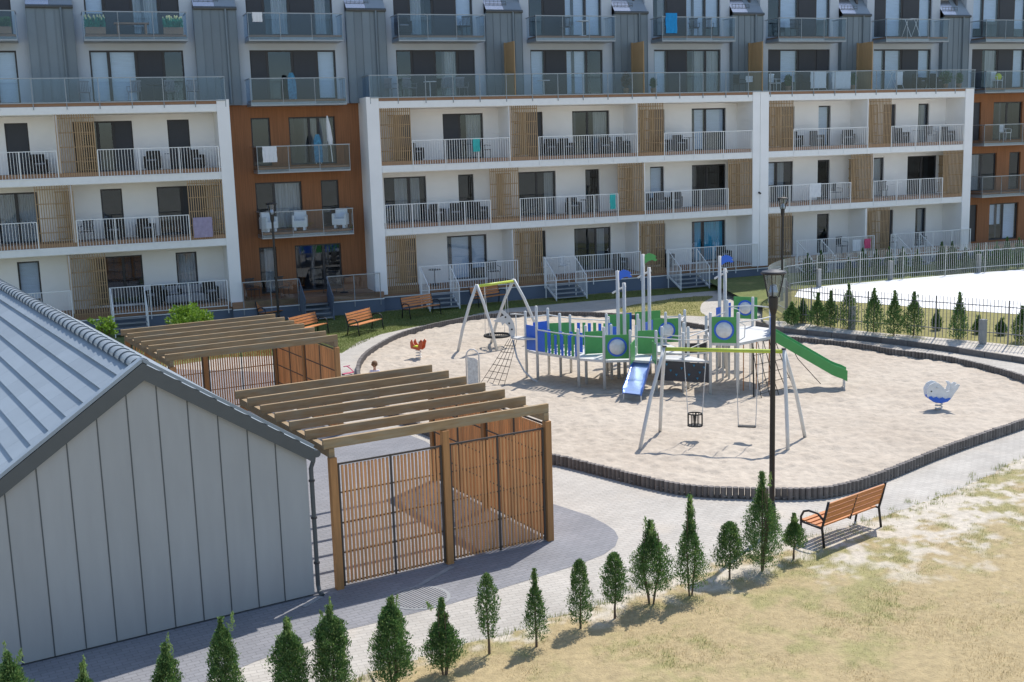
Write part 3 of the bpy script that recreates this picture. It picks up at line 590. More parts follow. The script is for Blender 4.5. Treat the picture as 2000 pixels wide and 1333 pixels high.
# long terrace balustrade of the third floor
for x0, x1 in ((-6, 6.75), (13.05, 46.95)):
    n_ = round((x1-x0)/1.32); w_ = (x1-x0)/n_; me = MB().box(.02-w_/2, w_/2-.02, -.006, .006, -.0, .93).mesh('glass_panel', M['bglass'])
    for i in range(n_): inst(me, 'glass_panel', B, Vector((x0+w_*(i+.5), YF-.06, FL[3]+.03))-bo)
    mb = MB(); mb.box(x0, x1, YF-.09, YF-.03, 10.58, 10.62); mb.box(x0, x1, YF-.08, YF-.04, 9.60, 9.645)
    for i in range(n_+1):
        x = min(max(x0+w_*i, x0+.02), x1-.02); mb.box(x-.016, x+.016, YF-.052, YF-.022, 9.35, 10.58)
    bobj('terrace_handrail', mb, M['railgrey'])
for x, y0 in ((6.75, YF-.06), (13.05, YF-.06)):
    bobj('glass_panel', MB().box(x-.006, x+.006, y0+.05, YB-.05, 9.65, 10.56), M['bglass']); bobj('terrace_handrail', MB().box(x-.02, x+.02, y0+.03, YB-.01, 10.58, 10.62), M['railgrey'])
# grey top floors: rendered bays as gables between zinc-clad strips with a steep roof
ZE = 13.62
for i, (a, b_) in enumerate(bays):
    hl = holes('bay', a, b_, 9.0, 15.0); bobj('bay_wall', wallgrid(a, b_, 9.452, 15.2, hl, YB), M['bay'])
    mb = MB(); mb.poly([(a,YB,15.2),(b_,YB,15.2),((a+b_)/2,YB,16.6)]); mb.poly([(a,YB,9.46),(a,YB,15.2),(a,YB+6,15.2),(a,YB+6,9.46)]); mb.poly([(b_,YB,9.46),(b_,YB+6,9.46),(b_,YB+6,15.2),(b_,YB,15.2)])
    mb.poly([(a-.05,YB-.08,15.16),((a+b_)/2,YB-.08,16.66),((a+b_)/2,YB+6,16.66),(a-.05,YB+6,15.16)]); mb.poly([(b_+.05,YB-.08,15.16),(b_+.05,YB+6,15.16),((a+b_)/2,YB+6,16.66),((a+b_)/2,YB-.08,16.66)])
    bobj('gable', mb, M['bay'])
for i in range(len(bays)-1):
    a, b_ = bays[i][1], bays[i+1][0]; w_ = (b_-a); n_ = 5; yp_ = YB-.28; pw = w_/n_
    for j in range(n_):
        bobj('cladding_panel', MB().box(a+pw*j+.004, a+pw*(j+1)-.012, yp_+.004*(j % 2), yp_+.05, 9.453, ZE-.12), M['zinc'])
    mb = MB(); mb.box(a+.005, b_-.005, yp_+.055, YB+.2, 9.453, ZE-.13)
    for j in range(n_+1): mb.box(a+pw*j-.010, a+pw*j+.006, yp_-.022, yp_+.02, 9.453, ZE-.12)
    bobj('cladding_frame', mb, M['zinc'])
    bobj('roof_gutter', MB().tube([(a+.0, yp_-.05, ZE-.06), (b_+.02, yp_-.05, ZE-.06)], .075, 8), M['gtrim'])
    bobj('downpipe', MB().tube([(a+w_*.74, yp_-.07, 9.5), (a+w_*.74, yp_-.07, ZE-.06)], .045, 8), M['zinc'])
    # steep roof pieces: rows of metal shingles, left half coloured as a highlight, with snow guards
    for r in range(7):
        for q_ in range(2):
            y0 = yp_-.02+.36*r; z0 = ZE+.42*r; x0 = a+.004+w_/2*q_; x1 = x0+w_/2-.01
            mb = MB(); mb.poly([(x0,y0,z0+.02),(x1,y0,z0+.02),(x1,y0+.37,z0+.44),(x0,y0+.37,z0+.44)]); mb.poly([(x0,y0,z0+.02),(x0,y0+.01,z0-.01),(x1,y0+.01,z0-.01),(x1,y0,z0+.02)]); bobj('roof_sheet', mb, M['roof_highlight'] if q_ == 0 and r < 7 else M['groof'])
    mb = MB()
    for z in (.18, .30, .42): mb.beam((a+.05, yp_-.02+.12+z*.2, ZE+z), (a+w_*.6, yp_-.02+.12+z*.2, ZE+z), .016, .016)
    for k in range(6): mb.beam((a+.08+k*w_*.11, yp_+.15, ZE+.08), (a+.08+k*w_*.11, yp_+.18, ZE+.46), .014, .014, up=(0,1,0))
    bobj('snow_guard', mb, M['gtrim'])
# solid back of the house
mb = MB(); mb.box(-8, 63, YB+2.8, YB+12, 0, 15.2); mb.prism([(YB+2.8,15.2),(YB+12,15.2),(YB+7.2,16.8)], 71, 'x', -8); bobj('rear_volume', mb, M['bay'])
bobj('end_wall', MB().box(-8, -7.1, YB, YB+2.8, 0, 15), M['bay']); bobj('end_wall', MB().box(62, 63, YB, YB+2.8, 0, 15), M['bay'])
bobj('side_extension', wallgrid(53.6, 62, .9, 9.45, [], YB), M['white'])
# wooden terrace dividers
for x in (20.0, 26.7, 33.4, 40.1):
    mb = MB(); n_ = 9
    dv = link('terrace_divider', MB().box(-.03, .03, -.05, .05, 0, 2.5).mesh('divider_post', M['slatstrong']), B, Vector((x, YB-.33, 9.62))-bo)
    bd = MB().box(-.02,.02,-.0,.115,0,2.45).mesh('board', M['slatstrong'])
    for j in range(n_): inst(bd, 'board', dv, (.0, -1.3+j*.13+.05, .02))
# rounded plate hiding a camera on the middle pier
bobj('security_camera', MB().tube([(33.25,YF-.06,4.55),(33.25,YF-.2,4.5)], .05, 8), M['frame'])

def Hat(x, y, py):               # height of a point above (x,y) seen at photo row py
    lo, hi = 0.0, 16.0
    for _ in range(40):
        m = (lo+hi)/2; d = np.array([x, y, m-CAM_H]); yy = 666.5-FPX*(d@Uv)/(d@Wv)
        if yy > py: lo = m
        else: hi = m
    return lo
# ------------------------------------------------------------------ grey gabled building, bottom left
gb = thing('gabled_building', 'small windowless grey sheet-metal building with a pitched blue-grey roof at the left', 'building', (3.38, 18.88, 0), math.radians(10.65))
W_, RH, EH, LN = 5.14, 4.28, 2.55, 19.0; hw = W_/2; sl_ = (RH-EH)/hw
seams = [0, -.535, -.99, -1.455, -1.92, -2.38, -2.84, -3.30, -3.76, -4.22, -4.68, -5.14]
def roofz(x): return EH+sl_*(hw-abs(x+hw))
for a, b_ in zip(seams[1:], seams[:-1]):
    pts = [(a+.008, .03), (b_-.008, .03), (b_-.008, roofz(b_-.008))]
    if a < -hw < b_: pts.append((-hw, RH))
    pts.append((a+.008, roofz(a+.008))); obj('wall_panel', MB().prism(pts, .06, 'y', 0), M['gwall'], gb)
mb = MB()
for a in seams[1:-1]: mb.prism([(a-.009,.03),(a+.009,.03),(a+.009,roofz(a)-.03),(a-.009,roofz(a)-.03)], .02, 'y', -.006)
obj('wall_seam', mb, M['gtrim'], gb, kind='stuff')
core = MB(); core.prism([(-W_,.0),(0,0),(0,EH-.02),(-hw,RH-.02),(-W_,EH-.02)], LN, 'y', .07); obj('wall_core', core, M['gwall'], gb)
# roof: courses of long sheets parallel to the ridge, each a little proud of the one below
nc = 10; ov = .10
Ls = math.hypot(hw+ov, (hw+ov)*sl_); cs_, sn_ = (hw+ov)/Ls, (hw+ov)*sl_/Ls
for side in (-1, 1):
    for c_ in range(nc):
        u0 = Ls*c_/nc; u1 = Ls*(c_+1)/nc+.02; off = (c_ % 2)*.55; y = -.065
        while y < LN:
            y1 = min(y+(1.1 if y > -.06 or off == 0 else off+.065), LN)
            def R(u, h): return (-hw+side*(cs_*u)+side*sn_*h, RH+.05-sn_*u+cs_*h)
            A = [R(u0, .004), R(u1, .052), R(u1, -.012), R(u0, -.02)]
            if side < 0: A = A[::-1]
            obj('roof_panel', MB().prism(A, y1-y-.006, 'y', y), M['groof'], gb); y = y1
tile = MB()
for k in range(9):
    a0 = PI*k/8; 
prof = lambda r: [(-hw+r*math.cos(PI*k/8), RH+.035+r*.8*math.sin(PI*k/8)) for k in range(9)]
n0 = 0; A = prof(.125); Bp = prof(.155); tile.v = [(p_[0]+hw, 0, p_[1]-RH) for p_ in Bp]+[(p_[0]+hw, .43, p_[1]-RH) for p_ in A]
for k in range(8): tile.f.append((k, k+1, k+10, k+9)); tile.m.append(0)
tile.f.append(tuple(range(9))); tile.m.append(0)
tile_me = tile.mesh('ridge_tile', M['groof'], True)
for i in range(int(LN/.38)): inst(tile_me, 'ridge_tile', gb, (-hw, .08+i*.38, RH+.0))
for side in (-1, 1):
    x1 = -hw+side*(hw+ov); zt = RH+.10; zb_ = RH+.10-sl_*(hw+ov)
    mb = MB(); pts = [(-hw, zt), (x1, zb_), (x1, zb_-.24), (-hw, zt-.27)]
    obj('verge_board', MB().prism(pts if side > 0 else pts[::-1], .06, 'y', -.10), M['gtrim'], gb)
    obj('verge_flashing', MB().beam((-hw, -.01, zt+.045), (x1, -.01, zb_+.045), .17, .05, up=(0,0,1)), M['groof'], gb)
    obj('gutter', MB().tube([(x1+side*.05, -.10, zb_-.09), (x1+side*.05, LN, zb_-.09)], .065, 10), M['gtrim'], gb)
dp = obj('downpipe', MB().tube([(.12,.0,EH-.12),(.11,.0,EH-.20),(.07,.02,EH-.32),(.07,.02,.16),(.07,-.02,.06),(.09,-.12,.02)], .038, 10), M['gtrim'], gb)
mb = MB()
for z in (.55, 1.35, 2.0): mb.lathe([(.055,0),(.055,.03)], 10, (.07,.02,z))
obj('pipe_clamp', mb, M['frame'], gb, kind='stuff')

# ------------------------------------------------------------------ timber pergolas with slatted screens
slat_me = None
def pergola(name_label, loc, rz, back_screen, front_screen):
    pg = thing('pergola', name_label, 'pergola', loc, rz, 'timber pergolas beside the grey building')
    L_, D_ = 4.29, 4.95
    bm = MB().box(-.14, L_+.055, -.035, .035, 0, .165).mesh('roof_beam', M['timber'])
    for i in range(7): inst(bm, 'roof_beam', pg, (random.uniform(-.01,.01), .05+.815*i, 2.50))
    wp = MB().box(-.05,.05, .0, D_+.05, -.15, 0).mesh('wall_plate', M['timber'])
    for x in (0, L_): inst(wp, 'wall_plate', pg, (x, 0, 2.497))
    pm = MB().box(-.062,.062,-.062,.062,0,2.345).mesh('post', M['timberpost'])
    for x in (0, L_):
        for y in (0, 2.45, 4.9): inst(pm, 'post', pg, (x, y, 0))
    ys_ = 0 if front_screen else 4.9; inst(pm, 'post', pg, (2.14, ys_+.0, 0), scale=(1,1,1.062))
    pass
    H_ = 2.2; sm = MB().box(-.0165,.0165,-.016,.016,0,H_-.08).mesh('slat', M['pslat'])
    fm = MB().box(-.015,.015,-.02,.02,.0,H_).mesh('screen_post', M['brownmetal'])
    def run(x0, y0, x1, y1, H2=H_):
        d = Vector((x1-x0, y1-y0)); L = d.length; a = math.atan2(d.y, d.x); d.normalize(); k = int(L/.069); nrm = Vector((-d.y, d.x))
        for i in range(k+1):
            t = L*i/k
            if i in (0, k//2, k): inst(fm, 'screen_post', pg, (x0+d.x*t, y0+d.y*t, .03), a)
            else: inst(sm, 'slat', pg, (x0+d.x*t, y0+d.y*t, .06), a, rot=(random.uniform(-.002,.002), random.uniform(-.002,.002), a+random.uniform(-.06,.06)), scale=(1,1,H2/H_))
        for z in (.08, .62, 1.16, 1.70): obj('screen_rail', MB().box(0, L, .018, .034, z-.012, z+.012), M['brownmetal'], pg, (x0, y0, 0), a)
        obj('screen_rail', MB().box(0, L, -.02, .02, H2+.0, H2+.028), M['brownmetal'], pg, (x0, y0, 0), a)
    ys_ = 0.0 if front_screen else 4.9
    run(.10, ys_, 2.05, ys_); run(2.24, ys_, 4.19, ys_); run(4.29, .10, 4.29, 2.36, 2.26); run(4.29, 2.54, 4.29, 4.81, 2.26)
    return pg
pergola('near timber pergola with a long orange slatted screen facing the hedge', (3.83, 19.0, 0), math.radians(9.3), False, True)
pergola('far timber pergola beyond the grey roof, closed with orange boards on its right', (2.06, 29.1, 0), math.radians(9.5), True, False)

# ------------------------------------------------------------------ street lamps
def lamp(loc, h, label, r=.055):
    t = thing('street_lamp', label, 'street lamp', loc, 0, 'black street lamps round the playground')
    obj('pole', MB().lathe([(r*1.35,0),(r*1.35,.5),(r,.55),(r*.85,h-.85),(r*1.5,h-.72),(r*1.65,h-.52),(r*1.2,h-.50)], 14), M['lamp'], t, smooth=False)
    obj('lantern_glass', MB().lathe([(.09,h-.50),(.165,h-.09)], 20), M['lampglass'], t)
    hd = obj('lamp_cap', MB().lathe([(.23,h-.085),(.24,h-.06),(.22,h-.035),(.07,h-.0)], 24), M['lamp'], t)
    mb = MB()
    for k in range(4):
        a = PI/4+k*PI/2; mb.beam((.10*math.cos(a),.10*math.sin(a),h-.52),(.19*math.cos(a),.19*math.sin(a),h-.08),.016,.025)
    obj('lantern_arms', mb, M['lamp'], t); obj('reflector', MB().lathe([(.05,h-.50),(.09,h-.42),(.06,h-.30),(.02,h-.28)], 12), M['slidesteel'], t)
    return t
lamp(G(1507,1035), 5.05, 'tall black street lamp in the foreground hedge, in front of the slide')
lamp(G(1527,600), 4.8, 'black street lamp standing behind the green slide by the fence corner')
l3 = (8.05, 49.6, 0); lamp(l3, Hat(8.05, 49.6, 396), 'black street lamp in front of the orange bay at the left')

# ------------------------------------------------------------------ benches
def make_bench(label, loc, rz, n=5):
    t = thing('park_bench', label, 'bench', loc, rz, 'park benches with orange planks'); L = 1.75   # origin: middle of the back legs line, front is -y
    pl = MB().box(-L/2, L/2, -.045, .045, -.014, .014).mesh('seat_plank', M['benchwood'])
    for i in range(4): inst(pl, 'seat_plank', t, (0, -.50+.115*i, .445-.012*i))
    for i in range(4):
        o = inst(pl, 'back_plank', t, (0, -.045+.032*i, .53+.108*i), rot=(math.radians(74), 0, 0))
    for s in (-1, 1):
        x = s*(L/2+.015); mb = MB()
        mb.tube([(x,-.58,0),(x,-.53,.30),(x,-.53,.52),(x,-.47,.63),(x,-.36,.67),(x,-.15,.66),(x,-.02,.55)], .022, 8)
        mb.tube([(x,.0,0),(x,-.06,.40),(x,.0,.62),(x,.075,.93)], .024, 8); mb.tube([(x,-.54,.425),(x,-.06,.39)], .02, 8)
        obj('side_frame', mb, M['castiron'], t, smooth=True)
    mb = MB(); mb.tube([(0,-.52,.42),(0,-.08,.38),(0,.06,.88)], .018, 6); obj('centre_brace', mb, M['castiron'], t)
    return t
def bench_from(bl, br, label):           # photo points of the two back legs
    a = Vector(G(*bl)); b_ = Vector(G(*br)); d = b_-a; return make_bench(label, ((a+b_)/2)[:], math.atan2(d.y, d.x))
bench_from((676,657), (729,642), 'orange-plank bench with black frame on the grass left of the path, middle of the row')
bench_from((782,623), (848,612), 'orange-plank bench on the grass nearest the playground entrance steps')
bench_from((566,666), (622,651), 'orange-plank bench half hidden behind the far pergola')
bench_from((495,632), (571,618), 'shaded brown bench against the plinth behind the left street lamp')
bench_from((909,602), (984,590), 'shaded brown bench by the plinth behind the basket swing')
a = Vector(G(1730,1028)); b_ = Vector(G(1600,1079)); d = b_-a
make_bench('orange-plank bench in the foreground beside the hedge, seen from behind', ((a+b_)/2)[:], math.atan2(-d.y, -d.x)+0.0 if False else math.atan2(-d.y, -d.x)+PI)
# ------------------------------------------------------------------ climbing frame
po = Vector((16, 31, 0)); PF = thing('climbing_frame', 'large ship-shaped climbing frame with green and blue panels, portholes and two slides', 'play structure', po)
def pobj(name, mb, m, **k): o = obj(name, mb, m, PF, **k); o.location = -po; return o
posts = dict(P1=(13.27,33.97,2.2),P2=(13.43,33.43,2.42),P3=(14.15,34.23,2.2),P4=(14.29,33.59,2.1),P5=(14.84,34.03,1.95),P6=(14.13,31.83,1.86),P7=(14.61,32.33,1.86),P8=(14.66,31.12,1.97),P9=(15.65,33.01,2.05),P10=(15.38,30.81,1.86),P11=(15.5,32.37,1.8),P12=(16.04,31.71,1.82),P13=(15.92,30.19,1.89),P14=(16.34,30.61,1.91),P15=(16.58,29.74,1.83),P16=(16.99,30.17,1.91),P17=(17.1,29.07,2.47),P18=(18.49,31.69,1.92),P19=(17.58,31.75,2.04),P20=(18.19,32.52,2.04),P30=(17.73,28.6,2.48),
 R1=(19.24,29.12,2.4),R2=(19.45,29.55,2.4),R3=(19.75,29.9,2.45),R4=(20.0,30.3,2.5),Q1=(16.0,33.6,1.85),Q2=(16.9,33.3,1.9),Q3=(17.7,32.9,1.95),Q4=(16.6,32.6,1.85),Q5=(18.95,31.2,2.45),Q6=(19.75,31.0,2.5),Q7=(15.9,31.5,1.2),Q8=(17.3,31.0,1.9))
pmesh = {}
for k_, (x, y, h) in posts.items():
    hk = round(h, 1)
    if hk not in pmesh: pmesh[hk] = MB().lathe([(.045,-.05),(.045,hk),(.03,hk+.02)], 12).mesh('post', M['play'], True)
    inst(pmesh[hk], 'post', PF, Vector((x, y, h-hk))-po)
def pt(k_, z): return (posts[k_][0], posts[k_][1], z)
def pipe(pts, r=.018, m=None, name='handrail'): return pobj(name, MB().tube(pts, r, 8), m or M['play'], smooth=True)
def panel(a, b_, z0, z1, m, name='panel', th=.02, hole=0):
    a = Vector(a[:2]); b_ = Vector(b_[:2]); d = b_-a; L = d.length; az = math.atan2(d.y, d.x); rot = Matrix.Rotation(az, 4, 'Z')
    mb = MB()
    if hole:
        cx, cz, n_ = L/2, (z1+z0)/2, 24; r = hole; ring = []
        cor = [(0,z0),(L,z0),(L,z1),(0,z1)]
        def edgept(an):
            c, s = math.cos(an), math.sin(an); t = min((L/2)/abs(c) if abs(c) > 1e-6 else 9, ((z1-z0)/2)/abs(s) if abs(s) > 1e-6 else 9); return (cx+c*t, cz+s*t)
        angs = sorted([2*PI*i/n_ for i in range(n_)]+[math.atan2(z-cz, x-cx) % (2*PI) for x, z in cor])
        for i in range(len(angs)):
            a0, a1 = angs[i], angs[(i+1) % len(angs)]; q = [edgept(a0), edgept(a1), (cx+r*math.cos(a1), cz+r*math.sin(a1)), (cx+r*math.cos(a0), cz+r*math.sin(a0))]
            for yy in (-th/2, th/2): mb.poly([(x, yy, z) for x, z in (q if yy > 0 else q[::-1])])
            mb.poly([(q[3][0],-th/2,q[3][1]),(q[2][0],-th/2,q[2][1]),(q[2][0],th/2,q[2][1]),(q[3][0],th/2,q[3][1])]); mb.poly([(q[0][0],-th/2,q[0][1]),(q[1][0],-th/2,q[1][1]),(q[1][0],th/2,q[1][1]),(q[0][0],th/2,q[0][1])])
    else: mb.box(.0, L, -th/2, th/2, z0, z1)
    o = obj(name, mb, m, PF); o.location = Vector((a.x, a.y, 0))-po; o.rotation_euler = (0, 0, az)
    if hole:
        rg = MB(); n_ = 24
        for i in range(n_):
            a0, a1 = 2*PI*i/n_, 2*PI*(i+1)/n_
            for y_ in (-.028, .028):
                rg.poly([(cx+rr*math.cos(t), y_, cz+rr*math.sin(t)) for rr, t in ((hole-.01,a0),(hole+.055,a0),(hole+.055,a1),(hole-.01,a1))])
            rg.poly([(cx+(hole+.055)*math.cos(a0),-.028,cz+(hole+.055)*math.sin(a0)),(cx+(hole+.055)*math.cos(a1),-.028,cz+(hole+.055)*math.sin(a1)),(cx+(hole+.055)*math.cos(a1),.028,cz+(hole+.055)*math.sin(a1)),(cx+(hole+.055)*math.cos(a0),.028,cz+(hole+.055)*math.sin(a0))])
            rg.poly([(cx+(hole-.01)*math.cos(a0),-.028,cz+(hole-.01)*math.sin(a0)),(cx+(hole-.01)*math.cos(a1),-.028,cz+(hole-.01)*math.sin(a1)),(cx+(hole-.01)*math.cos(a1),.028,cz+(hole-.01)*math.sin(a1)),(cx+(hole-.01)*math.cos(a0),.028,cz+(hole-.01)*math.sin(a0))])
        obj('porthole_ring', rg, M['pblue'], o); bb = MB(); 
        for i in range(4):
            for j in range(n_):
                def sp(i_, j_): t = i_/4*PI/2; rr = hole*math.cos(t); return (cx+rr*math.cos(2*PI*j_/n_), -.03-.12*math.sin(t), cz+rr*math.sin(2*PI*j_/n_))
                bb.poly([sp(i,j), sp(i,j+1), sp(i+1,j+1), sp(i+1,j)])
        obj('porthole_dome', bb, M['bubble'], o, smooth=True)
    return o
def pxpanel(l, r, z, h, m, hole=0): return panel(G(l[0], l[1], z), G(r[0], r[1], z), z, z+h, m, hole=hole)
# decks
pobj('deck', MB().prism([posts[k_][:2] for k_ in ('P1','P2','P6','P8','P10','P13','P14','P12','P9','P5','P3')], .07, 'z', .90), M['play'])
pobj('deck', MB().prism([posts[k_][:2] for k_ in ('P9','P12','Q8','P19','Q3','Q2','Q1')], .06, 'z', .905), M['play'])
pobj('deck', MB().prism([posts[k_][:2] for k_ in ('P13','P17','P16','P14')], .05, 'z', 1.0), M['steel'])
hd_ = [posts[k_][:2] for k_ in ('P17','P30','R1','R2','R3','R4','Q6','Q5')]+[(17.9,30.6)]
pobj('deck', MB().prism(hd_, .08, 'z', 1.52), M['steel'])
# solid and slatted panels
panel(pt('P1',0), pt('P2',0), 1.0, 1.79, M['pblue']); panel((13.6,34.15), pt('P3',0), 1.0, 1.80, M['pblue']); panel(pt('P3',0), pt('P5',0), 1.0, 1.72, M['pgreen']); panel(pt('P2',0), (13.56,33.12), .98, 1.66, M['pblue'])
def slats(pts, n_, z0, z1, w_=.085):
    for i in range(n_):
        t = (i+.5)/n_; a = Vector(pts[0]).lerp(Vector(pts[1]), t) if len(pts) == 2 else ((1-t)**2*Vector(pts[0])+2*t*(1-t)*Vector(pts[1])+t*t*Vector(pts[2]))
        d = (Vector(pts[-1])-Vector(pts[0])).normalized(); panel(a-d*w_/2, a+d*w_/2, z0, z1+random.uniform(-.02,.02), M['pgreen' if i % 2 == 0 else 'pblue'], 'slat')
slats([(13.56,33.12),(13.75,32.35),(14.16,31.9)], 10, .99, 1.62); slats([(14.84,34.03),(15.4,33.5),(15.9,33.1)], 8, .99, 1.72, .10); slats([(13.75,33.95),(14.29,33.2),(14.61,32.5)], 8, .99, 1.6, .11)
pxpanel((1143,692), (1180,690), 1.0, .70, M['pgreen']); panel((14.66,31.12), (15.38,30.81), 1.01, 1.74, M['pgreen'], hole=.24)
pxpanel((1246,692), (1284,690), 1.0, .72, M['pgreen']); pxpanel((1187,662), (1230,660), .97, .8, M['pgreen']); pxpanel((1241,656), (1290,652), .97, .8, M['pgreen']); pxpanel((1278,670), (1327,668), .97, .78, M['pgreen'], .22)
pxpanel((1222,655), (1234,654), .97, .75, M['pblue']); pxpanel((1256,668), (1275,660), .97, .6, M['pblue']); pxpanel((1196,668), (1210,668), .97, .5, M['pblue'])
panel(pt('P17',0), pt('P30',0), 1.60, 2.36, M['pgreen'], hole=.235); panel(G(1433,622,1.6), G(1479,624,1.6), 1.6, 2.32, M['pgreen'], hole=.20)
pxpanel((1399,632), (1407,630), 1.6, .5, M['pblue']); pxpanel((1419,626), (1427,624), 1.6, .55, M['pblue'])
for l, r in (((1232,712),(1240,702)), ((1274,704),(1281,712))): pxpanel(l, r, .97, .60, M['pgreen'])
# climbing wall with holds
cw = panel(pt('P13',0), pt('P17',0), .41, .985, M['darkboard'], 'climbing_board', .03)
for x, z in ((.14,.83),(.45,.72),(.33,.90),(.62,.60),(.78,.80),(1.0,.62),(1.15,.9),(1.32,.70),(1.45,.86),(1.25,.52),(.25,.58),(.9,.5)):
    obj('climbing_hold', MB().prism([(x-.035,z+.03),(x+.035,z+.03),(x,z-.035)], .03, 'y', -.045), M['holdb'], cw)
panel(pt('P14',0), pt('P16',0), .41, .98, M['darkboard'], 'climbing_board', .03); pxpanel((1338,693), (1380,692), .9, .35, M['darkboard'])
# handrails
pipe([pt('P2',1.68), (13.72,32.6,1.68), pt('P6',1.68), (14.38,31.42,1.68), pt('P8',1.68)]); pipe([pt('P1',2.0), pt('P3',2.0), pt('P5',1.85), pt('P9',1.85), pt('Q1',1.8)])
pipe([pt('P10',1.68), pt('P13',1.68), pt('P15',1.62), pt('P17',1.7)]); pipe([pt('P13',1.25), pt('P15',1.2), pt('P17',1.3)]); pipe([pt('P14',1.68), pt('P16',1.62), (17.9,30.6,1.7)]); pipe([pt('P14',1.3), pt('P16',1.25), (17.9,30.6,1.35)])
pipe([pt('P6',1.0), (13.72,32.6,.99), pt('P2',1.0)], .015); pipe([pt('P4',1.5), pt('P7',1.5)]); pipe([pt('P19',1.8), pt('P20',1.85), pt('Q3',1.8)]); pipe([pt('P19',1.45), pt('P18',1.45), (18.4,31.0,1.8)]); pipe([pt('P18',1.8), pt('Q5',2.1)])
pipe([pt('P30',2.2), (18.5,28.75,2.2), pt('R1',2.2)]); pipe([pt('Q5',2.25), pt('Q6',2.25), pt('R4',2.25)]); pipe([pt('P30',1.65), (17.95,28.6,1.75), (17.97,28.6,2.1), pt('P30',2.25)], .015); pipe([(19.0,31.05,1.65),(19.25,30.95,1.75),(19.25,30.95,2.15),(19.0,31.05,2.25)], .015)
panel(pt('R1',0), pt('R2',0), 1.6, 2.2, M['pblue']); panel(pt('R3',0), pt('R4',0), 1.6, 2.2, M['pblue'])
for i in range(7):                                         # poles carrying the high deck
    x, y = 17.75+.20*i, 30.9-.03*i; pobj('support_pole', MB().lathe([(.035,0),(.035,1.5)], 8, (x,y,0)), M['play'])
for i in range(6):
    x, y = 17.95+.24*i, 29.0+.03*i; pobj('thin_pole', MB().lathe([(.016,0),(.016,1.5)], 6, (x,y,0)), M['benchwood' if i % 2 else 'play'])
# masts with cut-out pennants
for (x, y, h), (x2, y2, h2), fm_ in (((15.73,32.33,3.49),(15.9,32.23,3.11),'pblue'), ((16.78,32.65,3.91),(16.95,32.57,3.49),'pgreen'), ((19.40,32.4,3.71),(19.57,32.35,3.3),'pblue')):
    ma = obj('mast', MB().lathe([(.055,0),(.055,h)], 12), M['steel'], PF, smooth=True); ma.location = Vector((x,y,0))-po
    mc = obj('mast', MB().lathe([(.055,0),(.055,h2)], 12), M['steel'], PF, smooth=True); mc.location = Vector((x2,y2,0))-po
    fl_ = [(.05,0),(.2,.06),(.33,.02),(.44,-.06),(.38,-.09),(.46,-.17),(.36,-.2),(.30,-.16),(.18,-.19),(.06,-.27)]
    fo = obj('pennant', MB().prism([(a_,h-.03+b__) for a_, b__ in fl_], .02, 'y', -.01), M[fm_], ma); fo.rotation_euler = (0,0,math.radians(-20))
    obj('mast_crossbar', MB().tube([(-.16,.05,h2-.32),(.0,0,h2-.22),(.24,-.1,h2-.1)], .03, 8), M['steel'], ma)
# blue slide at the front
tl, tr = Vector(G(1240,701,.95)), Vector(G(1272,703,.95)); bl, br = Vector(G(1217,767,.30)), Vector(G(1251,771,.30))
def chute(name, tl, tr, bl, br, bed, side, sh, n_=12, sag=.12):
    mb = MB(); L = []; Rr = []
    for i in range(n_+1):
        t = i/n_; s = t*.97; z = (1-t)**1.0; zz = bl.z+(tl.z-bl.z)*max(0, 1-t*1.06)**1.0
        if t > .82: zz = bl.z+(tl.z-bl.z)*.13*max(0, (1-t)/.18)**.7*1
        L.append(Vector((tl.x+(bl.x-tl.x)*t, tl.y+(bl.y-tl.y)*t, zz))); Rr.append(Vector((tr.x+(br.x-tr.x)*t, tr.y+(br.y-tr.y)*t, zz)))
    for i in range(n_): mb.poly([L[i], L[i+1], Rr[i+1], Rr[i]]); mb.poly([L[i]-Vector((0,0,.03)), Rr[i]-Vector((0,0,.03)), Rr[i+1]-Vector((0,0,.03)), L[i+1]-Vector((0,0,.03))])
    sld = pobj(name, mb, bed)
    for E_ in (L, Rr):
        mb = MB(); off = (E_[0]-(L if E_ is Rr else Rr)[0]).normalized()*.025
        for i in range(n_):
            a0, a1 = E_[i], E_[i+1]; lo = Vector((0,0,-.05)); hi = Vector((0,0,sh))
            for o_ in (Vector((0,0,0)), off): mb.poly([a0+lo+o_, a1+lo+o_, a1+hi+o_, a0+hi+o_])
            mb.poly([a0+hi, a1+hi, a1+hi+off, a0+hi+off]); mb.poly([a0+lo, a1+lo, a1+lo+off, a0+lo+off])
        mb.poly([E_[-1]+lo, E_[-1]+hi, E_[-1]+hi+off, E_[-1]+lo+off]); o = obj('slide_side', mb, side, sld)
    mb = MB()
    for E_ in (L, Rr): p_ = E_[-1].lerp(E_[-2], .5); mb.tube([(p_.x,p_.y,0),(p_.x,p_.y,p_.z)], .02, 8)
    obj('slide_leg', mb, M['play'], sld); return sld
chute('slide', tl, tr, bl, br, M['slidesteel'], M['slideblue'], .13)
s0 = Vector(G(1512,664,1.52)); s1 = Vector(G(1655,742,.34)); dd = (s1-s0); dd.z = 0; nn = Vector((-dd.y, dd.x, 0)).normalized()*.5
chute('slide', s0+nn, s0, s1+nn, s1, M['slidesteel'], M['pgreen'], .27, 14)
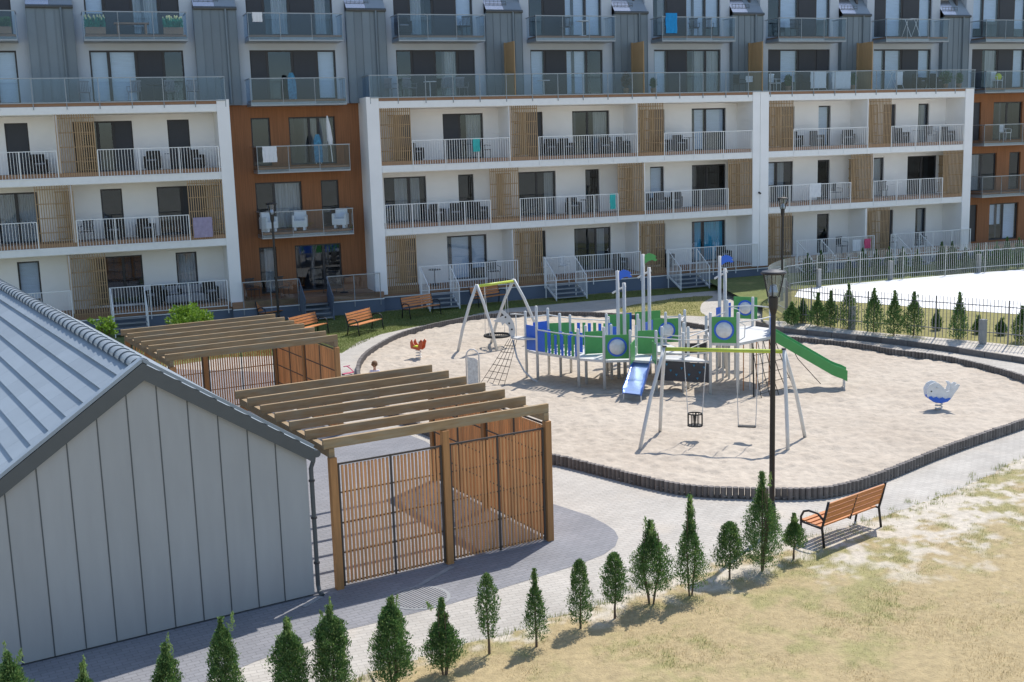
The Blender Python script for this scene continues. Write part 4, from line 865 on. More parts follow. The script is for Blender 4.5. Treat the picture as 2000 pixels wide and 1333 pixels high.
# left end: small landing, cut-out figurehead, rope net, curved climbing pole
pobj('deck', MB().prism([posts['P1'][:2], posts['P2'][:2], (12.9,33.7), (12.78,34.05), (13.0,34.2)], .05, 'z', 1.36), M['steel'])
fig = [(0,0),(.10,-.02),(.16,.25),(.12,.55),(.0,.78),(-.18,.98),(-.30,1.03),(-.33,.96),(-.22,.84),(-.5,.72),(-.62,.66),(-.5,.62),(-.34,.60),(-.30,.48),(-.2,.58),(-.06,.40),(-.04,.2)]
fo = obj('figurehead_panel', MB().prism([(a_*.9,b__*.9) for a_, b__ in fig], .03, 'y', 0), M['play'], PF); fo.location = Vector((12.80,34.05,1.36))-po; fo.rotation_euler = (0,0,math.radians(-15))
for q in ((-.16,.70),(-.05,.5),(.03,.3)): obj('panel_bolt', MB().prism([(q[0]+.03*math.cos(k*PI/4), q[1]+.03*math.sin(k*PI/4)) for k in range(8)], .012, 'y', -.012), M['black'], fo)
pipe([(12.80,34.05,2.15), (13.0,34.2,2.12), pt('P1',2.1)]); pipe([(13.0,34.1,1.36),(13.0,34.1,2.1)], .014)
pipe([(12.82,33.95,1.33),(12.86,33.75,.80),(13.0,33.5,.38),(13.2,33.3,.14),(13.45,33.2,.0)], .03, name='climbing_pole')
net = MB(); tn = [Vector((12.72+.05*i, 34.05-.05*i, 1.36)) for i in range(5)]; bn = [Vector((11.75+.10*i, 34.15-.25*i, .0)) for i in range(5)]
for a_, b__ in zip(tn, bn): net.tube([a_, a_.lerp(b__,.5)-Vector((0,0,.03)), b__], .009, 5)
for k in range(1, 7):
    t = k/7; net.tube([a_.lerp(b__, t) for a_, b__ in zip(tn, bn)], .010, 5)
pobj('rope_net', net, M['rope'], kind='stuff')
net = MB(); tn = [Vector((18.3+.25*i, 28.75+.09*i, 1.52)) for i in range(5)]; bn = [Vector((18.1+.36*i, 27.9+.10*i, .0)) for i in range(5)]
for a_, b__ in zip(tn, bn): net.tube([a_, a_.lerp(b__,.5)-Vector((0,0,.10)), b__], .012, 5)
for k in range(1, 6): net.tube([a_.lerp(b__, k/6)-Vector((0,0,.08)) for a_, b__ in zip(tn, bn)], .010, 5)
net.tube([(20.0,29.6,1.5),(20.2,29.2,.8),(20.6,28.6,.1)], .012, 5)
pobj('rope_net', net, M['rope'], kind='stuff')
# lime line showing where rungs hang under the high deck
pobj('hanging_rope', MB().tube([(18.05,28.3,1.5),(18.02,28.2,.02)], .022, 6), M['rope'])

# ------------------------------------------------------------------ swings and small play equipment
def chain(mb, a, b_, r=.011): mb.tube([a, b_], r, 5)
lt = Vector((13.55,25.25,2.34)); rt_ = Vector((15.85,23.5,2.34))
sw = thing('swing_frame', 'metal swing frame with a lime crossbar in the sand before the climbing frame', 'swing set', ((lt+rt_)/2-Vector((0,0,2.34)))[:]); so_ = (lt+rt_)/2-Vector((0,0,2.34))
def swobj(name, mb, m, par, off, **k): o = obj(name, mb, m, par, **k); o.location = -off; return o
swobj('crossbar', MB().tube([lt, rt_], .05, 12), M['lime'], sw, so_, smooth=True)
for ft, ap in ((G(1249,882), lt), (G(1289,846), lt), (G(1539,884), rt_), (G(1573,859), rt_)):
    ft = Vector(ft); mid = ft.lerp(ap, .5)+(ft-ap).cross(Vector((0,0,1))).normalized()*0+Vector(((ft-ap).x*.06,(ft-ap).y*.06,.06))
    swobj('leg', MB().tube([ft, ft.lerp(mid,.5)+Vector((0,0,.02)), mid, mid.lerp(ap,.6)+Vector((0,0,.03)), ap+Vector((0,0,.05))], .045, 12), M['play'], sw, so_, smooth=True)
for ap in (lt, rt_): swobj('end_cap', MB().lathe([(.055,0),(.055,.03)], 12, (ap.x, ap.y, ap.z+.05)), M['black'], sw, so_)
dbar = (rt_-lt).normalized(); az = math.atan2(dbar.y, dbar.x)
c1 = lt.lerp(rt_, .26); bs = thing('toddler_swing', 'black toddler cradle seat hanging on the left of the near swing frame', 'swing', (c1.x, c1.y, .42), az)
mb = MB()
for z in (.0, .30):
    mb.tube([(.17*math.cos(k*PI/4+PI/8)*1.1, .15*math.sin(k*PI/4+PI/8), z) for k in range(9)], .018, 6)
for k in range(8): x, y = .17*math.cos(k*PI/4+PI/8)*1.1, .15*math.sin(k*PI/4+PI/8); mb.tube([(x,y,0),(x,y,.30)], .012, 5)
mb.tube([(0,-.15,.30),(0,-.05,.02),(0,.15,.30)], .022, 6); obj('cradle', mb, M['black'], bs); obj('seat', MB().box(-.15,.15,-.12,.12,-.02,.01), M['black'], bs, bevel=.01)
mb = MB(); chain(mb, (-.18,0,.3), (-.28,0,1.9)); chain(mb, (.18,0,.3), (.28,0,1.9)); obj('chain', mb, M['steel'], bs)
c1 = lt.lerp(rt_, .70); fs = thing('flat_swing', 'flat black swing seat hanging near the lamp post side of the swing frame', 'swing', (c1.x, c1.y, .45), az)
obj('seat', MB().box(-.22,.22,-.09,.09,-.015,.015), M['black'], fs, bevel=.01); mb = MB(); chain(mb, (-.21,0,0), (-.27,0,1.87)); chain(mb, (.21,0,0), (.27,0,1.87)); obj('chain', mb, M['steel'], fs)
# far basket swing
lt = Vector((13.55,39.4,2.42)); rt_ = Vector((15.25,40.1,2.42)); so_ = (lt+rt_)/2-Vector((0,0,2.42))
sw = thing('swing_frame', 'metal swing frame with short lime crossbar at the far left of the sand', 'swing set', so_[:])
swobj('crossbar', MB().tube([lt, rt_], .05, 12), M['lime'], sw, so_, smooth=True)
for ft, ap in ((G(894,690), lt), (G(971,688), lt), ((16.15,39.7,0), rt_), ((14.55,40.9,0), rt_)):
    ft = Vector(ft); swobj('leg', MB().tube([ft, ft.lerp(ap,.35)+Vector(((ft-ap).x*.07,(ft-ap).y*.07,.05)), ft.lerp(ap,.7)+Vector(((ft-ap).x*.06,(ft-ap).y*.06,.08)), ap+Vector((0,0,.06))], .055, 12), M['play'], sw, so_, smooth=True)
cb = (lt+rt_)/2; bk = thing('basket_swing', 'round black basket swing hanging from the far swing frame', 'swing', (cb.x, cb.y, .5))
mb = MB(); mb.tube([(.47*math.cos(2*PI*k/24), .47*math.sin(2*PI*k/24), 0) for k in range(25)], .045, 8); obj('rim', mb, M['black'], bk, smooth=True)
mb = MB()
for k in range(12): a_ = PI*k/12; mb.tube([(.45*math.cos(a_),.45*math.sin(a_),0),(0,0,-.08),(-.45*math.cos(a_),-.45*math.sin(a_),0)], .010, 5)
for r in (.15,.3): mb.tube([(r*math.cos(2*PI*k/16), r*math.sin(2*PI*k/16), -.06) for k in range(17)], .010, 5)
obj('basket_net', mb, M['rope'], bk, kind='stuff'); mb = MB()
for s in (-1, 1):
    for u in (-1, 1): mb.tube([(.38*s,.25*u,.02),((rt_-lt).x*.3*s,(rt_-lt).y*.3*s,1.9)], .010, 5)
obj('chain', mb, M['steel'], bk)
# spring riders
def spring(mb, h, r=.09, turns=4): mb.tube([(r*math.cos(2*PI*t*turns/40), r*math.sin(2*PI*t*turns/40), h*t/40) for t in range(41)], .018, 6)
wh = thing('spring_rider', 'white and blue whale spring rider alone in the sand at the right', 'spring rider', G(1833,806), math.radians(-22))
mb = MB(); spring(mb, .32); obj('spring', mb, M['steel'], wh); obj('ground_plate', MB().box(-.14,.14,-.14,.14,.02,.05), M['castiron'], wh)
out = [(-.36,.50),(-.38,.66),(-.30,.80),(-.18,.86),(-.06,.83),(.06,.72),(.14,.60),(.22,.62),(.26,.74),(.20,.84),(.30,.82),(.36,.76),(.42,.80),(.50,.78),(.44,.66),(.36,.55),(.28,.42),(.18,.34),(0,.30),(-.2,.34),(-.32,.42)]
for y in (-.15, .12): obj('whale_side', MB().prism(out, .03, 'y', y), M['whalew'], wh)
wv = [(-.34,.46),(-.26,.49),(-.20,.44),(-.12,.47),(-.05,.42),(.04,.45),(.12,.40),(.22,.43),(.26,.41),(.17,.33),(0,.29),(-.2,.33),(-.31,.41)]
obj('wave_panel', MB().prism(wv, .36, 'y', -.18), M['pblue'], wh); obj('seat', MB().box(-.02,.20,-.12,.12,.50,.54), M['black'], wh)
obj('eye', MB().prism([(-.26+.02*math.cos(k*PI/4), .62+.02*math.sin(k*PI/4)) for k in range(8)], .01, 'y', -.162), M['black'], wh)
obj('handle', MB().tube([(-.12,-.22,.72),(-.12,.22,.72)], .015, 6), M['steel'], wh)
hr = thing('spring_rider', 'small orange-red and yellow spring rider in the sand near the child', 'spring rider', G(818,703), math.radians(-60))
mb = MB(); spring(mb, .38); obj('spring', mb, M['steel'], hr); out = [(-.28,.40),(-.30,.62),(-.22,.72),(-.16,.60),(-.05,.50),(.08,.52),(.14,.66),(.24,.76),(.32,.70),(.28,.60),(.24,.45),(.12,.36)]
for y in (-.10, .08): obj('side_panel', MB().prism(out, .025, 'y', y), M['red'], hr)
obj('seat', MB().box(-.12,.10,-.13,.13,.47,.51), M['yellow'], hr); obj('handle', MB().tube([(.2,-.2,.68),(.2,.2,.68)], .014, 6), M['black'], hr)
ds = thing('playground_sign', 'arched steel information board standing in the sand beside the near pergola', 'sign', G(925,765), math.radians(-30))
mb = MB(); mb.tube([(-.20,0,0),(-.20,0,1.12),(-.15,0,1.24),(-.06,0,1.31),(.06,0,1.31),(.15,0,1.24),(.20,0,1.12),(.20,0,0)], .022, 8); obj('tube_frame', mb, M['steel'], ds, smooth=True)
obj('sign_plate', MB().prism([(-.165,.12),(.165,.12),(.165,.98),(.08,1.04),(-.08,1.06),(-.165,1.08)], .012, 'y', -.006), M['signface'], ds)

# ------------------------------------------------------------------ picket fences on the right
def fence(path, label, m, H_=1.35, rails=(.3,1.2), zb=.28, sp=.125, n_obj=296, postsp=2.5):
    P0 = Vector(path[0]); t = thing('picket_fence', label, 'fence', (P0.x, P0.y, zb), 0, 'metal picket fences round the pale yard')
    me = MB().box(-.009,.009,-.009,.009,.04,H_).mesh('picket', m); pm = MB().box(-.022,.022,-.022,.022,-.3,H_+.0).mesh('fence_post', m); rest = MB()
    pos = resample(path, sp, False)
    for i, (c_, a_) in enumerate(pos):
        if i < n_obj: inst(me, 'picket', t, (c_.x-P0.x, c_.y-P0.y, 0), a_)
        else: rest.box(c_.x-P0.x-.009, c_.x-P0.x+.009, c_.y-P0.y-.009, c_.y-P0.y+.009, .04, H_)
    if rest.v: obj('pickets', rest, m, t, kind='stuff')
    for c_, a_ in resample(path, postsp, False): inst(pm, 'fence_post', t, (c_.x-P0.x, c_.y-P0.y, 0), a_)
    for z in rails:
        mb = MB(); mb.tube([(p_[0]-P0.x, p_[1]-P0.y, z) for p_ in path], .018, 6); obj('fence_rail', mb, m, t)
    return t
front = spline([G(*p_) for p_ in [(1534,618,.28),(1545,629,.28),(1600,637,.28),(1650,644,.28),(1730,652,.28),(1800,658,.28),(1900,667,.28),(2000,677,.28),(2060,684,.28)]], .4)
fence(front, 'dark grey picket fence along the sandy bank in front of the young hedge', M['fencem'], 1.5, (.36, 1.27))
rear = spline([G(*p_) for p_ in [(1534,618,.28),(1510,603,.28),(1500,590,.28),(1515,577,.28),(1545,567,.28),(1600,560,.28),(1740,548,.28),(1830,541,.28),(1910,534,.28),(2000,527,.28),(2060,522,.28)]], .4)
fence(rear, 'pale galvanised picket fence curving behind the white yard, before the terraces', M['rfence'], 1.52, (.30, 1.14))
cpm = None
for i, (px_, py_, top, lab) in enumerate([(1664,643,600,'square concrete post behind the front fence, leftmost of the two by the young hedge'), (1919,671,626,'square concrete post behind the front fence, near the right edge'), (1599,562,527,'short concrete post at the rear fence, leftmost of its three'), (1739,547,511,'short concrete post at the rear fence, middle of its three'), (1911,533,498,'short concrete post at the rear fence, rightmost of its three')]):
    g_ = G(px_, py_, .28); h_ = Hat(g_[0], g_[1], top)-.28
    o = obj('concrete_post', MB().box(-.09,.09,-.09,.09,0,h_).box(-.10,.10,-.10,.10,h_,h_+.03), M['concrete'], loc=g_); tag(o, lab, 'post', 'concrete posts by the fences')
g_ = (31.0, 52.0, 0)

# ------------------------------------------------------------------ evergreens
def spray_mesh(name, c, d, ln, wd, m, mi=None):
    """many small pointed leaf sprays; c centres, d directions, arrays"""
    n = len(c); r = rng.normal(size=(n,3)); s = np.cross(d, r); s /= np.linalg.norm(s, axis=1)[:,None]+1e-9; nn_ = np.cross(d, s)
    ln = ln[:,None]; wd = wd[:,None]; v = np.zeros((n,4,3)); v[:,0] = c-d*ln*.5; v[:,1] = c+s*wd*.5+d*ln*.05+nn_*wd*.15; v[:,2] = c+d*ln*.5; v[:,3] = c-s*wd*.5+d*ln*.05+nn_*wd*.15
    me = bpy.data.meshes.new(name); me.vertices.add(4*n); me.vertices.foreach_set('co', v.reshape(-1)); me.loops.add(4*n); me.loops.foreach_set('vertex_index', np.arange(4*n, dtype=np.int32))
    me.polygons.add(n); me.polygons.foreach_set('loop_start', np.arange(0, 4*n, 4, dtype=np.int32)); me.polygons.foreach_set('loop_total', np.full(n, 4, dtype=np.int32))
    for q in (m if isinstance(m, (list, tuple)) else [m]): me.materials.append(q)
    if mi is not None: me.polygons.foreach_set('material_index', mi.astype(np.int32))
    me.update(calc_edges=True); return me
def thuja_mesh(h, w_, n, leaders=2, bottom=.12, seed=0, dark=False, loose=.0, belly=.3, spire=.25, sz=1.0):
    r_ = np.random.default_rng(seed); t = r_.random(n)**.85; a = r_.random(n)*2*PI
    sp_ = spire; tb = np.clip(t/(1-sp_*.75), 0, 1); body = np.where(tb < .25, .62+.38*np.sin(tb/.25*PI/2), np.where(tb < .5, 1, np.maximum(0, 1-(np.maximum(tb-.5, 0)/.5)**(2.4 if sp_ < .23 else 1.8))**(.6 if sp_ < .23 else .72)*.92+.08))
    body = body*np.where(tb >= 1, 0, 1)*(1-.18*np.clip((tb-.3)/.7, 0, 1)); prof = np.maximum(body*(1-.22*(sp_ > .23)*np.clip((tb-.35)/.65, 0, 1)), np.where(t > .5, .46*np.maximum(0, 1-(t-.5)/.51)**1.2*(.75+.4*np.sin(t*37+seed+a*2)), 0)*(sp_ > 0)+.05)*.5*w_
    lump = (1+.17*np.sin(a*2+seed+t*6)+.17*np.sin(a*4-t*13+seed*2)+.12*np.sin(t*29+a*5+seed))*np.where((np.sin(a*7+t*31+seed) > .2), 1.06, .93)
    col = r_.integers(0, 5, n); axis = np.stack([np.sin(col*2.1+seed)*.10*w_, np.cos(col*2.7+seed)*.10*w_], 1)*(1-loose*.3)
    rad = prof*lump*np.sqrt(r_.uniform(.12, 1, n)); z = h*(bottom+(1-bottom)*t)
    gap = np.sin(a*2.0+t*9+seed*1.7)+np.sin(t*17-a*3+seed) ; keep = r_.random(n) > (loose*.5+.62*np.clip(1-prof/(.22*w_), 0, 1)+(gap < -1.3)*.6+(t < .2)*.25)
    c = np.stack([axis[:,0]*(1-t)+rad*np.cos(a), axis[:,1]*(1-t)+rad*np.sin(a), z], 1)
    c[:,:2] += r_.normal(size=(n,2))*w_*.035*(r_.random((n,1)) < .45); d = np.stack([np.cos(a)*.65, np.sin(a)*.65, np.full(n,1.0)], 1)+r_.normal(size=(n,3))*.42; 
    c, d = c[keep], d[keep]; mi = (r_.random(len(c)) < .24+.3*np.clip(c[:,2]/h-.55, 0, 1)).astype(int)  # more light sprays towards the top, painting the sunlit crown
    L_ = [(c, d, sz*r_.uniform(.022,.060,len(c)), sz*r_.uniform(.009,.021,len(c)), mi)]
    for k in range(leaders):
        lx, ly = r_.normal(size=2)*w_*.10; lh = r_.uniform(.08,.24)*h; m_ = 55; tt = r_.random(m_)
        lc = np.stack([lx*(1+tt*.6)+r_.normal(size=m_)*.030*(1.12-tt), ly*(1+tt*.6)+r_.normal(size=m_)*.030*(1.12-tt), h*.86+tt*(lh)], 1)
        L_.append((lc, np.stack([r_.normal(size=m_)*.5, r_.normal(size=m_)*.5, np.full(m_,1.0)], 1), r_.uniform(.04,.085,m_), r_.uniform(.010,.02,m_), np.ones(m_)))
    c, d, ln, wd, mi = [np.concatenate([q[i] for q in L_]) for i in range(5)]
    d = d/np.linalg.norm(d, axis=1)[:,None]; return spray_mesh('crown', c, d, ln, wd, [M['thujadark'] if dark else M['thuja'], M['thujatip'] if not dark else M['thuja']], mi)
def trunk_mb(h, w_, stems, seed):
    random.seed(seed); mb = MB()
    for k in range(stems):
        a = random.uniform(0, 2*PI); s = (.03 if stems > 1 else 0); e = w_*.22 if stems > 1 else .02
        mb.tube([(s*math.cos(a), s*math.sin(a), -.02), (s*2*math.cos(a), s*2*math.sin(a), h*.15), (e*math.cos(a), e*math.sin(a), h*.45), (e*.8*math.cos(a), e*.8*math.sin(a), h*.86)], [.022 if stems == 1 else .014, .018, .012, .004], 6)
    return mb
def thuja(b, top, wpx, label, n=4200, stems=1, leaders=2, seed=0, loose=0, group='young thujas in the foreground hedge line', z=0, bottom=.12, belly=.3, dark=False, lead=.12, spire=.25, sz=1.0):
    g_ = G(b[0], b[1], z); H_ = Hat(g_[0], g_[1], top)-z; hh = H_/(1+lead if leaders else 1); dist = math.hypot(g_[0], g_[1]); w_ = wpx*dist/FPX*1.04
    t = thing('thuja', label, 'thuja', g_, seed*1.3, group)
    link('crown', thuja_mesh(hh, w_, n, leaders, bottom, seed, dark, loose, belly, spire, sz), t); obj('trunk', trunk_mb(hh, w_, stems, seed), M['bark'], t); return t
T = [((38,1500),1243,78,'thuja at the bottom left corner of the photo, two shoots at its top',2,4200,.05,.1,1),
 ((178,1480),1272,62,'thuja tip beside the bottom left corner, shortest top in the row',2,3600,.1,.1,1),
 ((336,1450),1232,64,'loose bright-topped thuja in front of the left part of the grey wall',3,3800,.12,.1,1),
 ((447,1425),1187,62,'tall narrow thuja before the grey wall, leaning top',1,3800,.05,.1,1),
 ((572,1395),1183,72,'broad dark thuja below the right corner of the grey wall',2,4400,.0,.1,1),
 ((654,1375),1158,80,'large thuja under the downpipe with a feathery top',2,4600,.0,.12,1),
 ((770,1345),1146,78,'large bushy thuja before the near pergola, two feathery shoots on top',3,4800,.03,.1,3),
 ((868,1322),1158,72,'compact dark pointed thuja with several stems beside the manhole',1,4200,.0,.14,3),
 ((956,1281),1120,44,'thin sparse thuja with bare lower trunk at the lawn edge',0,1500,.25,.22,1),
 ((1048,1266),1092,48,'crooked sparse thuja leaning left, next to the thinnest one',1,1900,.18,.12,1),
 ((1134,1232),1093,46,'small loose thuja just right of the crooked one',0,1700,.18,.1,1),
 ((1201,1210),1080,46,'small egg-shaped thuja on a bare trunk left of the widest one',0,1900,.05,.26,1),
 ((1272,1184),988,84,'widest thuja of the row, many stems and two thin leaders',2,4600,.0,.2,6),
 ((1348,1166),943,62,'tall thuja with a tapering light top right of the widest one',1,3800,.0,.1,2),
 ((1425,1136),1020,52,'small round thuja on a short trunk left of the lamp pole',0,2300,.02,.22,1),
 ((1487,1118),898,74,'tallest thuja, standing at the foot of the near lamp pole',1,5200,.0,.08,4),
 ((1550,1096),992,46,'small pointed thuja between the lamp pole and the foreground bench',1,2100,.0,.3,1)]
for i, (b_, top, wp_, lab, ld, n_, lo, bot, stems) in enumerate(T):
    if i < 8: wp_ *= .95; top -= 8; n_ *= 1.2
    thuja(b_, top, wp_, lab, int(n_*3.0), stems, ld, i+1, lo, bottom=bot, lead=.12 if ld == 1 else .17, spire=(.0 if ld == 0 else ([.12,.22,.16] if i < 7 else [.3,.42,.2])[i % 3]))
# young hedge behind the front fence
hedge = [(1546,634,585,26),(1568,631,578,20),(1597,637,565,26),(1622,640,560,24),(1657,642,545,30),(1706,650,553,32),(1746,655,557,28),(1784,656,560,30),(1829,645,600,14),(1872,663,560,26),(1911,652,612,16),(1955,655,618,14),(1994,668,590,28)]
hw_ = ['first and bushiest against the fence corner','second, slim, beside the fence corner','third from the fence corner','beside the left concrete post, thin top','right behind the left concrete post, pointed','sixth from the fence corner, wide base','seventh from the fence corner, leaning','broad one in the middle of the front fence','small thin one in a wide gap','dense one left of the right concrete post','tiny one hugging the right concrete post','tiny one near the right edge of the photo','dense one cut by the right edge of the photo']
for i, (x, y, tp, wp_) in enumerate(hedge):
    thuja((x, y), tp, wp_*1.25, 'young thuja at the front fence, '+hw_[i], 3000, 1, 1, 40+i, .05, 'young thujas behind the front picket fence', .285, bottom=.03, lead=.12, sz=2.1)
rrow = [1530,1577,1603,1657,1684,1710,1735,1762,1790,1838,1858,1884,1908,1925,1945,1965,1988]
vm_ = [thuja_mesh(1.3, .50, 1500, 0, .02, 70+k, True, spire=.2, sz=2.4) for k in range(3)]
for i, x in enumerate(rrow):
    yb_ = 553-(x-1600)*.062; g_ = G(x, yb_-4, .27); t = thing('thuja', 'slim dark thuja behind the rear fence, '+['at the rounded fence corner','just left of the leftmost concrete post','just right of the leftmost concrete post','second right of the leftmost concrete post','midway between leftmost and middle posts','second left of the middle concrete post','hard against the middle concrete post','first right of the middle concrete post','second right of the middle post','midway between middle and right posts','third left of the rightmost post','second left of the rightmost post','hard against the rightmost concrete post','first right of the rightmost post','second right of the rightmost post','second from the photo edge','cut by the photo edge'][i], 'thuja', g_, i, 'slim thujas behind the rear fence'); s_ = random.uniform(.85, 1.2)
    t.scale = (s_, s_, s_*random.uniform(.95,1.15)); link('crown', vm_[i % 3], t); inst(bpy.data.meshes.get('rear_trunk') or trunk_mb(1.1,.3,1,3).mesh('rear_trunk', M['bark']), 'trunk', t, (0,0,0))
# bright round shrub by the plinth and its neighbour
def shrub(loc, r, h, n, label, seed):
    r_ = np.random.default_rng(seed); t = thing('shrub', label, 'shrub', loc, 0, 'bright green shrubs before the left block')
    k = 26; cc = np.stack([r_.normal(size=k)*r*.45, r_.normal(size=k)*r*.45, h*(.45+.45*r_.random(k))], 1); j = r_.integers(0, k, n); q = r_.normal(size=(n,3)); q /= np.linalg.norm(q, axis=1)[:,None]
    c = cc[j]+q*r*.30*r_.random((n,1))**.4; d = q+np.array([0,0,.3]); d /= np.linalg.norm(d, axis=1)[:,None]
    link('crown', spray_mesh('crown', c, d, r_.uniform(.08,.15,n), r_.uniform(.05,.09,n), M['shrub']), t)
    mb = MB()
    for _ in range(5): a = random.uniform(0, 6.3); mb.tube([(0,0,0),(.1*math.cos(a),.1*math.sin(a),h*.4),(r*.5*math.cos(a),r*.5*math.sin(a),h*.8)], [.03,.022,.01], 6)
    obj('trunk', mb, M['bark'], t)
shrub((4.0, 45.5, 0), .85, 1.75, 2600, 'bright green rounded shrub above the far pergola beams', 5)
shrub((.95, 46.2, 0), .42, 1.55, 700, 'small bright shrub peeping over the ridge of the grey roof', 6)

# ------------------------------------------------------------------ child behind the near pergola
cz_ = 1.20; cx_, cy_, _ = G(731, 705, cz_)
ch = thing('person', 'small child in a pale lilac top seen from behind, above the pergola beams', 'person', (cx_, cy_, 0), math.radians(-20))
def skin(name, verts, edges, radii, m, parent, root=0, sub=2):
    me = bpy.data.meshes.new(name); me.from_pydata(verts, edges, []); me.materials.append(m); o = link(name, me, parent); s_ = o.modifiers.new('skin', 'SKIN'); s_.use_smooth_shade = True
    sv = me.skin_vertices[0].data
    for i, r in enumerate(radii): sv[i].radius = (r, r) if not isinstance(r, tuple) else r; sv[i].use_root = (i == root)
    q = o.modifiers.new('sub', 'SUBSURF'); q.levels = sub; q.render_levels = sub; return o
V = [(0,0,.56),(0,0,.70),(0,0,.84),(0,.01,.92),(0,.01,.99),(0,.01,1.09),(0,.0,1.155),
     (.11,0,.88),(.16,.04,.73),(.17,-.02,.60),(-.11,0,.88),(-.16,.04,.73),(-.17,-.02,.60),
     (.07,0,.50),(.075,-.01,.29),(.08,.0,.06),(.085,-.08,.025),(-.07,0,.50),(-.075,.03,.29),(-.08,.05,.06),(-.085,-.03,.025)]
E_ = [(0,1),(1,2),(2,3),(3,4),(4,5),(5,6),(2,7),(7,8),(8,9),(2,10),(10,11),(11,12),(0,13),(13,14),(14,15),(15,16),(0,17),(17,18),(18,19),(19,20)]
Rr_ = [(.095,.07),(.09,.065),(.09,.06),.04,.036,(.078,.085),(.055,.06),.042,.030,.022,.042,.030,.022,.062,.042,.030,.025,.062,.042,.030,.025]
skin('body', V, E_, Rr_, M['skin'], ch)
hb = MB()
for s in (-1, 1):
    hx, hz_ = .172*s, .57
    hb.blob((hx,-.03,hz_-.02), (.016,.026,.032), 6, 5)
    for k, L2 in enumerate((.030,.036,.034,.026)): hb.tube([(hx,-.05+.013*k,hz_-.045),(hx-.004*s,-.052+.013*k,hz_-.06-L2*.5),(hx-.012*s,-.052+.013*k,hz_-.062-L2)], .0055, 5)
    hb.tube([(hx,-.055,hz_-.015),(hx-.006*s,-.072,hz_-.04),(hx-.01*s,-.07,hz_-.06)], .006, 5)
obj('hands', hb, M['skin'], ch, smooth=True)
skin('shirt', [(0,0,.57),(0,0,.70),(0,0,.84),(0,.005,.905),(.11,0,.885),(.15,.03,.78),(-.11,0,.885),(-.15,.03,.78)], [(0,1),(1,2),(2,3),(2,4),(4,5),(2,6),(6,7)], [(.115,.088),(.105,.08),(.105,.074),.052,.054,.046,.054,.046], M['shirt'], ch)
skin('shorts', [(0,0,.58),(.07,0,.50),(.074,-.01,.34),(-.07,0,.50),(-.074,.02,.34)], [(0,1),(1,2),(0,3),(3,4)], [(.11,.085),.078,.062,.078,.062], M['shorts'], ch)
obj('hair', MB().blob((0,.018,1.105), (.094,.104,.098), 14, 9, .035), M['hair'], ch, smooth=True)
fb = MB(); fb.blob((0,-.088,1.075), (.012,.018,.016), 6, 5)
for s in (-1, 1): fb.blob((.088*s,0,1.08), (.012,.02,.028), 6, 5)
obj('nose_and_ears', fb, M['skin'], ch, smooth=True); fb = MB()
for s in (-1, 1): fb.blob((.03*s,-.080,1.095), .010, 6, 5)
fb.box(-.02,.02,-.088,-.078,1.035,1.04); obj('eyes_and_mouth', fb, M['hair'], ch)
obj('bag_strap', MB().beam((.05,.082,.90),(.03,.09,.66),.035,.012,up=(0,1,0)), M['strap'], ch)
for s in (-1, 1): obj('shoe', MB().box(.08*s-.035,.08*s+.035,-.12+(.05 if s < 0 else 0),.04+(.05 if s < 0 else 0),0,.055), M['pink'], ch, bevel=.015)
sc = thing('toy_scooter', 'tiny pink toy scooter lying on the pale path by the far pergola', 'scooter', G(680,733), .4)
obj('deck', MB().box(-.22,.22,-.05,.05,.05,.08), M['pink'], sc, bevel=.01); obj('steering_bar', MB().tube([(.22,0,.08),(.28,.25,.15),(.30,.48,.2)], .018, 6), M['pink'], sc); obj('wheel', MB().lathe([(.05,-.02),(.05,.02)], 12, (-.2,0,.05)), M['black'], sc)
obj('handlebar', MB().tube([(.18,.50,.2),(.42,.46,.2)], .016, 6), M['pink'], sc)

# ------------------------------------------------------------------ things on the balconies
def pchair(kind):
    t = link('chair', None)
    if kind == 'wicker':
        fm_ = M['wicker']; obj('seat', MB().box(-.27,.27,-.26,.26,.12,.42), fm_, t, bevel=.02); obj('backrest', MB().box(-.29,.29,.20,.29,.42,.86), fm_, t, bevel=.03)
        for s in (-1, 1): obj('armrest', MB().box(s*.29-.05, s*.29+.05, -.26,.26,.12,.64), fm_, t, bevel=.02)
        obj('feet', MB().box(-.25,.25,-.24,.24,0,.12), fm_, t); obj('cushion', MB().box(-.22,.22,-.22,.18,.42,.50), M['greyfab'], t, bevel=.03)
    elif kind == 'white':
        fm_ = M['whiteplastic']; obj('seat', MB().box(-.27,.27,-.26,.26,.14,.44), fm_, t, bevel=.02); obj('backrest', MB().box(-.28,.28,.18,.27,.44,.88), fm_, t, bevel=.03)
        for s in (-1, 1): obj('armrest', MB().box(s*.28-.05, s*.28+.05, -.26,.26,.14,.66), fm_, t, bevel=.02)
        obj('feet', MB().box(-.25,-.15,-.24,.24,0,.14).box(.15,.25,-.24,.24,0,.14), fm_, t)
    else:
        fm_ = M[{'metal': 'frame', 'grey': 'greyfab', 'light': 'whiteplastic'}[kind]]; obj('seat', MB().box(-.23,.23,-.22,.22,.42,.45), fm_, t)
        bk_ = MB(); [bk_.box(-.22+.063*k, -.185+.063*k, .21,.235,.48,.90) for k in range(7)]; bk_.box(-.23,.23,.205,.24,.86,.92); obj('backrest', bk_, fm_, t)
        for x, y in ((-.21,-.2),(.21,-.2),(-.21,.21),(.21,.21)): obj('leg', MB().tube([(x,y,0),(x*.98,y,.43)], .014, 6), fm_, t)
        for s in (-1, 1): obj('armrest', MB().tube([(s*.24,-.2,.43),(s*.25,-.2,.64),(s*.25,.2,.66)], .014, 6), fm_, t)
    return t
